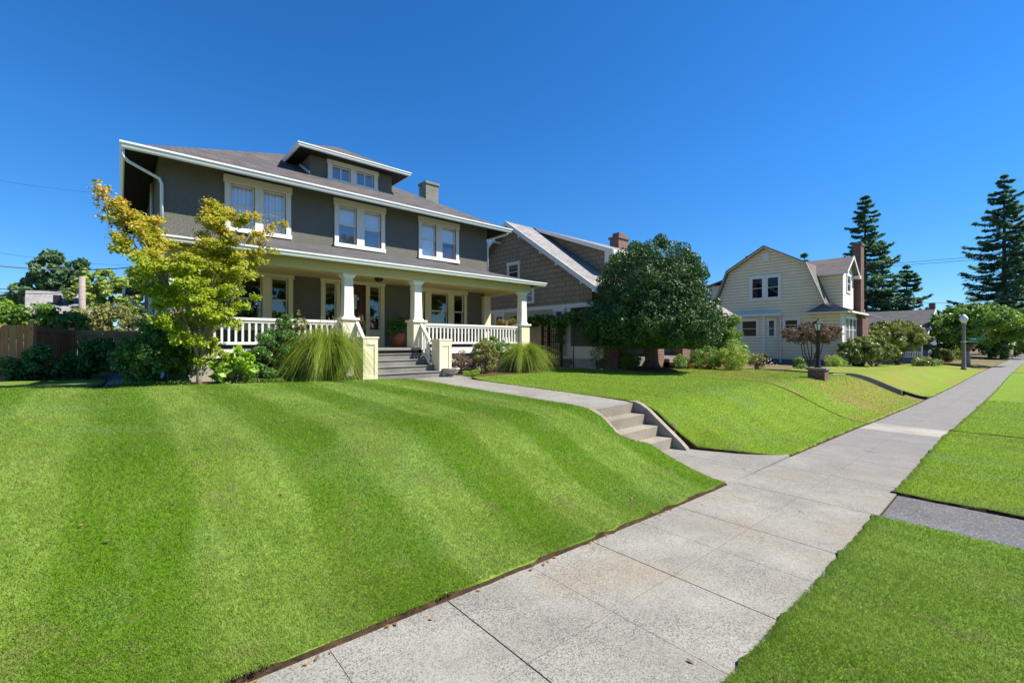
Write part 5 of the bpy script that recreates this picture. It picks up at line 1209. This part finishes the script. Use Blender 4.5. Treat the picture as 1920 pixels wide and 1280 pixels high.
# flower boxes hung on the side rail
for i, yy in enumerate((13.15, 13.95)):
    o = MB().hexa([(11.82, yy - .33, 2.26), (11.98, yy - .33, 2.26), (11.98, yy + .33, 2.26), (11.82, yy + .33, 2.26), (11.79, yy - .35, 2.42), (12.01, yy - .35, 2.42), (12.01, yy + .35, 2.42), (11.79, yy + .35, 2.42)]).build('flower_box', M['clay'], off=(11.9, yy, 2.26)); tag(o, ('terracotta flower box on the side rail, nearer the front column', 'terracotta flower box on the side rail, nearer the house wall')[i], 'flower box', 'flower boxes on the side rail')
    o = shrub('geranium', ('small red flowered plant in the flower box by the front column', 'small red flowered plant in the flower box by the house wall')[i], (11.9, yy, 2.42), [(0, -.15, .06, .12, .16, .09), (0, .15, .08, .12, .16, .1)], 260, .05, M['leaf_mid'], 14, .4, 45 + i, cat='plant', zlow=-.05, stems=False)
    C = np.array([11.9, yy, 2.54]) + np.random.RandomState(i).normal(0, 1, (40, 3)) * [.07, .2, .03]; leaves('blossoms', C, np.tile([0, 0, 1.], (40, 1)), .05, M['petal_red'], o, .8, i)

# ---- left yard
shrub('juniper', 'low dark spreading shrub in front of the cedar fence post', on(92, 19.2), [(0, 0, .5, .85, .5, .5), (-.5, 0, .35, .5, .4, .35), (.5, 0, .45, .5, .4, .42)], 6500, .10, M['leaf_dark'], 30, .28, 51)
shrub('juniper', 'taller dark shrub between the low spreading shrub and the gate', on(165, 19.6), [(0, 0, .6, .65, .5, .6), (.25, 0, .95, .4, .4, .4)], 6000, .10, M['leaf_dark'], 30, .28, 53)
def backrow(name, px, py0, py1, wpx, Y, n, size, m, label, seed, cat='shrub', per=30, frac=.3, squash=.6):
    """a bush spanning py0 (top) to py1 at lot depth Y"""
    t0, t1 = at(px, py0, Y), at(px, py1, Y); w_ = wpx * np.linalg.norm([t0[0] * FX + Y * FY]) / 825 / 2; hz = (t0[2] - t1[2]) / 2; zc = (t0[2] + t1[2]) / 2
    g = np.array([t0[0], Y, min(t1[2], gz(t0[0], Y))])
    return shrub(name, label, g, [(0, 0, zc - g[2], w_ * .8, w_ * squash, hz), (-w_ * .45, 0, zc - g[2] - hz * .2, w_ * .55, w_ * squash * .8, hz * .75), (w_ * .45, 0, zc - g[2] - hz * .15, w_ * .55, w_ * squash * .8, hz * .8)], n, size, m, per, frac, seed, cat, inner=.4)
backrow('grape_vine', 72, 574, 625, 150, 27, 7000, .17, M['leaf_mid'], 'broad leafed green vine spilling over the top of the cedar fence', 55, 'vine')
backrow('hedge_bush', 205, 572, 640, 125, 34, 9000, .16, M['leaf_olive'], 'dense olive bush behind the gate', 57)
backrow('hedge_bush', 8, 560, 640, 70, 31, 3000, .18, M['leaf_lime'], 'yellow green bush at the far left behind the fence vine', 59)
def backtree(name, label, px, Y, py_top, py_bot, wpx, n, size, m, seed, blobs=None, bark=None):
    t0 = at(px, py_top, Y); t1 = at(px, py_bot, Y); d_ = t0[0] * FX + Y * FY; w_ = wpx * d_ / 825 / 2; g = gz(t0[0], Y)
    H = t0[2] - g; zb = t1[2] - g; hz = (H - zb) / 2
    bl = blobs or [(0, 0, .55, 1, .5), (-.45, 0, .4, .6, .4), (.5, 0, .45, .55, .42), (.1, 0, .82, .5, .24), (-.1, 0, .2, .9, .25)]
    return tree(name, label, (t0[0], Y, g), zb + hz, [(a * w_, b * w_, zb + c * 2 * hz, r * w_ * .8, r * w_ * .8, s * hz * 1.5) for a, b, c, r, s in bl], n, size, m, bark or M['bark'], .12 * w_ ** .5, 34, .26, seed)
backtree('broadleaf_tree', 'tall blue green tree with a double top behind the garage roof', 100, 58, 468, 590, 120, 11000, .5, M['leaf_blue'], 61, [(-.1, 0, .35, .9, .38), (-.05, 0, .65, .55, .35), (.0, 0, .88, .3, .14), (.5, 0, .6, .45, .32), (.62, 0, .78, .22, .14), (-.6, 0, .25, .45, .25)])
backtree('broadleaf_tree', 'pale yellow green tree with loose upright tops left of the grey house', 208, 44, 492, 620, 140, 14000, .3, M['leaf_pale'], 63, [(-.5, 0, .4, .5, .4), (.1, 0, .45, .7, .42), (.6, 0, .5, .5, .45), (.65, 0, .85, .3, .18), (-.55, 0, .75, .22, .18), (-.15, 0, .78, .25, .16)])
backtree('broadleaf_tree', 'small hazy tree at the far left edge under the wires', 12, 70, 548, 610, 60, 2500, .5, M['leaf_blue'], 65)
backtree('broadleaf_tree', 'dark shaded tree in the gap between garage and far left bushes', 48, 66, 540, 610, 50, 2000, .5, M['leaf_mid'], 66)

# ---- planting in front of the brown house
V_ = [(1105, 13.2), ]
vb = np.array([15.35, 14.4, gz(15.3, 14.4)])
S = empty('grape_vine', vb, 'dark green vine draped over the wooden trellis', 'vine')
bl = [(15.4, y, 2.65 + .12 * math.sin(y * 3), .35, .42, .24) for y in np.arange(12.3, 17.2, .42)] + [(15.45, 13.9, 2.0, .2, .22, .5)]
P, d = cloud(clumps(bl, 10, .42, 5), 6000, 6, .3); leaves('foliage', P, d, .14, M['leaf_dark'], S, .75, 7)
stem('stem', [(wig((15.45, y, .4), (15.4, y - .1, 2.5), 4, .04, rn), .03, .015) for y in (14.0, 13.1, 14.8)], M['bark'], S)
def nplant(name, px, py0, py1, wpx, Y, n, size, m, label, seed, cat='shrub', **k): return backrow(name, px, py0, py1, wpx, Y, n, size, m, label, seed, cat, **k)
nplant('climbing_rose', 1122, 640, 690, 44, 11.6, 600, .07, M['leaf_mid'], 'thin climber against the white lattice left of the big evergreen', 71)
nplant('foundation_shrub', 1182, 655, 692, 50, 10.6, 1800, .08, M['leaf_mid'], 'low green shrub between brick pier and evergreen trunk', 72)
nplant('foundation_shrub', 1275, 662, 690, 36, 10.1, 1500, .08, M['leaf_mid'], 'trailing green plant right of the evergreen trunk', 73)
nplant('foundation_shrub', 1322, 648, 690, 84, 9.7, 4200, .08, M['leaf_mid'], 'mid green shrub behind the row of clay pots', 74)
nplant('laurel_shrub', 1366, 588, 692, 74, 9.9, 12000, .10, M['leaf_mid'], 'tall bush on the right flank of the big evergreen', 75)
nplant('flowering_shrub', 1372, 640, 692, 88, 8.7, 6000, .08, M['leaf_pale'], 'yellow green shrub spilling onto the lawn beside the clay pots', 76)
S = nplant('flowering_shrub', 1420, 660, 690, 58, 9.3, 2600, .08, M['leaf_olive'], 'low shrub with white flowers at the corner of the gambrel house bay', 77)
C = np.array(BASE[S]) + np.array([0, -.2, .4]) + np.random.RandomState(3).normal(0, 1, (120, 3)) * [.35, .3, .14]; leaves('blossoms', C, np.tile([0, -.3, 1.], (120, 1)), .09, M['petal'], S, .8, 3)
for i, (px, Y, r, lb) in enumerate(((1293, 10.0, .17, 'largest terracotta pot standing alone right of the evergreen trunk'), (1318, 9.5, .13, 'left one of two small terracotta pots under the green shrub'), (1331, 9.5, .13, 'right one of two small terracotta pots under the green shrub'))):
    q = on(px, Y); pot('clay_pot', q, r, r * 1.6, M['clay'], lb, group='terracotta pots by the brown house')
    shrub('potted_plant', ('leafy plant in the lone terracotta pot', 'plant in the left of the two small pots', 'plant in the right of the two small pots')[i], q + (0, 0, r * 1.5), [(0, 0, .08, r, r, .13)], 160, .06, M['leaf_mid'], 10, .45, 78 + i, 'plant', stems=False, zlow=-.1)
q = np.array([19.37, 11.42, 1.52]); pot('flower_bowl', q, .26, .16, M['clay'], 'shallow clay bowl on top of the brick pier')
shrub('potted_plant', 'trailing yellow green plant in the bowl on the brick pier', q + (0, 0, .12), [(0, 0, .1, .28, .28, .16)], 400, .08, M['leaf_pale'], 12, .4, 83, 'plant', stems=False, zlow=-.2)

# ---- front garden of the cream house
pb_ = on(1522, 7.2); T = empty('purple_leaf_tree', pb_, 'small vase shaped tree with purple leaves before the gambrel house', 'tree')
bl = [(pb_[0] + a, pb_[1] + b, pb_[2] + c, r, r, s) for a, b, c, r, s in ((0, 0, 1.95, .85, .5), (-.5, .5, 1.9, .7, .45), (.7, -.5, 1.95, .7, .45), (.2, .2, 2.35, .5, .35), (-.9, .8, 2.0, .45, .3), (.9, -.8, 2.1, .45, .3))]
P, d = cloud(clumps(bl, 34, .3, 3), 9500, 4, .2); leaves('crown', P, d, .09, M['leaf_purple'], T, .5, 5)
stem('trunk', [(wig(pb_ - (0, 0, .2), pb_ + (a * .9, b * .9, 1.9), 4, .04, rn), .05, .012) for a, b in ((-.8, .6), (-.4, .1), (0, 0), (.3, -.4), (.8, -.6), (.1, .6), (-.1, -.5))], M['bark'], T)
def rhodo(name, px, Y, blobs, n, size, m, label, seed, cat='shrub'):
    q = on(px, Y); return shrub(name, label, q, blobs, n, size, m, 34, .24, seed, cat, inner=.35)
q = on(1640, 6.3); S = empty('rhododendron', q, 'spreading rhododendron with pale olive foliage at the corner of the gambrel house', 'shrub')
bl = [(q[0] + a, q[1] + b, q[2] + c, r, r, s) for a, b, c, r, s in ((-2.2, .5, 1.25, 1.15, .75), (-.6, .2, 1.45, 1.1, .75), (1.4, -.2, 1.1, 1.0, .6), (3.0, -.3, .85, .8, .45), (-3.2, .8, .8, .7, .55))]
P, d = cloud(clumps(bl, 80, .17, 3, .9, .88), 24000, 4, .4); d[:, 2] += .4; leaves('foliage', P, d, .16, M['leaf_rhodo'], S, .4, 5)
stem('stem', [(wig(q - (0, 0, .2), q + (a, b, .9), 3, .05, rn), .09, .04) for a, b in ((-2, .4), (-.5, .2), (1.2, -.1), (2.2, -.2))], M['bark'], S)
shrub('box_shrub', 'light green shrub growing in the half barrel', TUB + (0, 0, .5), [(0, 0, .45, .6, .6, .5), (.5, -.1, .1, .35, .35, .3)], 3000, .09, M['leaf_mid'], 30, .3, 91, zlow=-.2)
shrub('flower_clump', 'yellow green flowering clump behind the black lantern post', on(1562, 7.6), [(0, 0, .35, .8, .5, .4), (.9, -.2, .25, .5, .4, .3)], 2200, .09, M['leaf_pale'], 26, .3, 93)
shrub('flower_clump', 'small green clump at the foundation left of the purple tree', on(1500, 8.0), [(0, 0, .3, .6, .4, .35)], 1400, .09, M['leaf_mid'], 24, .3, 94)
q = on(1684, 6.5); T = empty('clipped_tree', q, 'broad flat topped evergreen clipped like a hedge between the gambrel house and bungalow', 'tree')
bl = [(q[0] + a, q[1] + b, q[2] + c, r, r * .8, s) for a, b, c, r, s in ((0, 0, 2.6, 2.2, 1.3), (-3.0, .5, 2.5, 1.7, 1.3), (3.0, -.4, 2.4, 1.7, 1.15), (1.2, -.2, 2.8, 1.6, 1.0), (-4.4, 1.0, 2.2, 1.3, 1.2))]
P, d = cloud(clumps(bl, 90, .16, 3, .9, .9, zmin=q[2] + 1.0), 34000, 4, .5); leaves('crown', P, d, .17, M['leaf_rhodo'], T, .45, 5)
stem('trunk', [(wig(q - (0, 0, .3), q + (a, b, 2.2), 3, .08, rn), .16, .06) for a, b in ((-2.5, .4), (0, 0), (2.4, -.3))], M['bark'], T)
shrub('ground_juniper', 'low spreading green shrub at the top of the far bank', on(1738, 4.6), [(0, 0, .3, 2.4, .8, .4), (-2, .2, .25, 1.5, .6, .35), (2.2, -.2, .2, 1.4, .6, .3)], 4000, .16, M['leaf_rhodo'], 40, .25, 95)
shrub('garden_shrub', 'grey green rounded shrub in front of the bungalow porch corner', on(1765, 4.7), [(0, 0, .7, 1.6, .9, .8), (2.0, -.1, .6, 1.2, .7, .6)], 3600, .18, M['leaf_olive'], 30, .26, 96)
shrub('garden_shrub', 'yellow green shrub left of the white barked tree', on(1800, 3.9), [(0, 0, .9, 1.7, .8, .8)], 2600, .18, M['leaf_pale'], 30, .26, 97)
shrub('garden_shrub', 'dark upright shrub at the bungalow gable', on(1747, 5.0), [(0, 0, 1.2, 1.0, .5, 1.3)], 2400, .2, M['leaf_dark'], 30, .28, 98)
q = np.array([64, 2.7, -.6])
tree('white_barked_tree', 'round leafy tree with pale forked trunk behind the street lamp', q, 2.2, [(.3, -.5, 4.0, 3.7, 3.2, 2.0), (-.7, .5, 3.4, 2.4, 2.2, 1.6), (2.5, -2.2, 3.9, 2.8, 2.6, 1.9), (1, -.5, 5.1, 2.2, 2.0, 1.2)], 17000, .3, M['leaf_mid'], M['bark_pale'], .38, 60, .2, 101, forks=((0.5, 2.4, 1.2, 3.6), (2.4, 2.2, 1.2, 3.6), (4.0, 2.4, 1.3, 3.6), (5.4, 2.4, 1.2, 3.5)))
shrub('columnar_hedge', 'bright yellow green hedge beside the far pavement', on(1868, 1.9), [(0, 0, 1.0, 2.2, .7, 1.3), (3, -.2, 1.0, 2.0, .7, 1.3)], 3000, .25, M['leaf_lime'], 30, .25, 103, 'hedge')
shrub('garden_shrub', 'dark reddish shrub at the far end of the pavement', on(1893, .75), [(0, 0, .8, 3.5, .7, .9)], 1500, .25, M['leaf_olive'], 30, .25, 104)
backtree('broadleaf_tree', 'yellow green tree over the far end of the pavement', 1912, -2.6 if False else .3, 560, 650, 60, 2600, .5, M['leaf_pale'], 105) if False else None

# ---- tall firs
def fir(px, X, py_top, R, seed, label, n_whorl=34, dens=1.0, bare=.12):
    u = (px - 960) / 825; t = X / (FX + u * FY); y = t * (FY - u * FX); g = gz(X, min(y, 12)); d_ = t; H = (641 - py_top) / 825 * d_ + 1.65 - g
    base = np.array([X, y, g]); T = empty('fir_tree', base, label, 'tree', 'tall firs beyond the roofs'); rs = np.random.RandomState(seed)
    Cs, Ns, Ts = [], [], []; br = []
    for w_ in range(n_whorl):
        f_ = bare + (1 - bare) * (w_ + .5) / n_whorl; z = H * f_
        for k in range(rs.randint(5, 8)):
            a_ = rs.uniform(0, 6.28); L = R * (1 - f_) ** .72 * rs.uniform(.45, 1.12) * (0.55 if f_ < .25 and rs.rand() < .3 else 1) + .15
            dr = rs.uniform(.12, .38); m_ = int(11 + 40 * L / R * dens)
            s = rs.uniform(.12, 1.0, m_ * 4) ** .75
            lat = rs.normal(0, .16, m_ * 4) * L * (1.05 - s * .8)
            x_ = math.cos(a_) * L * s - math.sin(a_) * lat; y_ = math.sin(a_) * L * s + math.cos(a_) * lat
            z_ = z - dr * L * s + .30 * L * s ** 3 - np.abs(lat) * .25 + rs.normal(0, .06, m_ * 4) - rs.uniform(0, .28, m_ * 4) * (1 - f_ * .6)
            Cs.append(np.stack([x_, y_, z_], 1)); Ns.append(np.tile([math.cos(a_) * .2, math.sin(a_) * .2, 1.0], (m_ * 4, 1)))
            br.append(([base + (0, 0, z), base + (math.cos(a_) * L * .55, math.sin(a_) * L * .55, z - dr * L * .5), base + (math.cos(a_) * L * .95, math.sin(a_) * L * .95, z - dr * L * .9 + .25 * L)], .05, .012))
    C = np.concatenate(Cs) + base; leaves('crown', C, np.concatenate(Ns), .72, M['needle'], T, .34, seed, wild=.35, droop=.15)
    stem('trunk', [([base - (0, 0, .5), base + (0, 0, H * .5), base + (0, 0, H)], H * .018, .03)] + br, M['bark'], T)
    return T
fir(1622, 88, 366, 7.2, 111, 'tall dark fir just behind the brick chimney of the gambrel house', 30)
fir(1700, 95, 496, 6.0, 113, 'shorter fir beside the tall one behind the bungalow', 18)
fir(1883, 96, 326, 7.6, 115, 'tallest dark fir with bare looking trunk above the round tree', 34, bare=.08)
fir(1655, 92, 452, 5.8, 117, 'broad lower fir filling in right of the tall one by the chimney', 22)
fir(1905, 118, 470, 5.2, 119, 'fir half hidden behind the tallest one at the end of the street', 20)
fir(1508, 75, 472, 2.0, 121, 'fir tip peeping over the gambrel roof', 14)
def mass(px, X, py_top, wpx, n, size, m, label, seed, pb=655):
    u = (px - 960) / 825; t = X / (FX + u * FY); y = t * (FY - u * FX); g = -.7; H = (641 - py_top) / 825 * t + 1.65 - g; w_ = wpx * t / 825 / 2
    return tree('broadleaf_tree', label, (X, y, g), H * .5, [(0, 0, H * .5, w_, w_, H * .42), (w_ * .4, -w_ * .4, H * .42, w_ * .7, w_ * .7, H * .36), (-w_ * .4, w_ * .4, H * .62, w_ * .6, w_ * .6, H * .34)], n, size, m, M['bark'], .25, 40, .24, seed)
mass(1770, 100, 580, 50, 2500, .5, M['leaf_blue'], 'dark tree top just right of the bungalow chimney', 131)
mass(1905, 128, 572, 60, 3500, .55, M['leaf_mid'], 'bushy green tree at the far end of the street', 133)
mass(1925, 105, 600, 40, 2500, .5, M['leaf_pale'], 'sunlit pale tree over the far pavement', 135)
mass(1855, 90, 600, 60, 2500, .5, M['leaf_dark'], 'dark tree behind the columnar hedge', 136)
mass(1300, 62, 610, 60, 2500, .5, M['leaf_mid'], 'tree behind the brown house seen past the big evergreen', 137)

# trees on the other side of the street, mirrored in the porch windows
for i, (x, y, h) in enumerate(((3, -20, 14), (11, -21, 15), (19, -20.5, 14.5), (28, -21, 15))):
    tree('street_tree', 'round shade tree opposite the ' + ('left end of the porch', 'porch steps', 'brown house', 'gap past the brown house')[i] + ', mirrored in the window glass', (x, y, float(zs(x)) - .1), h * .6, [(0, 0, h * .58, 4.4, 3.4, h * .40)], 6000, .5, M['leaf_mid'], M['bark'], .25, 60, .22, 141 + i, 'trees across the street')

# mulch mound round the evergreen's trunk
MB().lathe((hb[0], hb[1], hb[2] - .05), [(1.15, 0), (1.0, .12), (.7, .2), (.3, .25)], 20).build('mulch_mound', M['mulch'], smooth=True)['kind'] = 'structure'
# steps through the dry neighbouring bank
SN = empty('garden_steps', (24.6, 4.2, zs(24.6)), 'half hidden dark concrete steps with a curved side wall in the dry far bank', 'steps')
zt_ = gz(24.6, 5.3); z0_ = float(zs(24.6)); mb = MB()
for i in range(5): mb.box(23.86, 25.28, 3.6 + .34 * i, 5.4, z0_ - .3, z0_ + (zt_ - z0_) * (i + 1) / 5)
mb.build('tread', M['conc_step'], SN)
yy = np.linspace(3.0, 5.4, 12); pr = [(5.4, gz(25.4, 5.4) - .8)] + [(y_, gz(25.4, y_) + .055) for y_ in yy[::-1]] + [(3.0, z0_ - .4)]
MB().ext([(25.3, y_, z_) for y_, z_ in pr], (.14, 0, 0)).build('cheek_wall', M['conc_step'], SN)
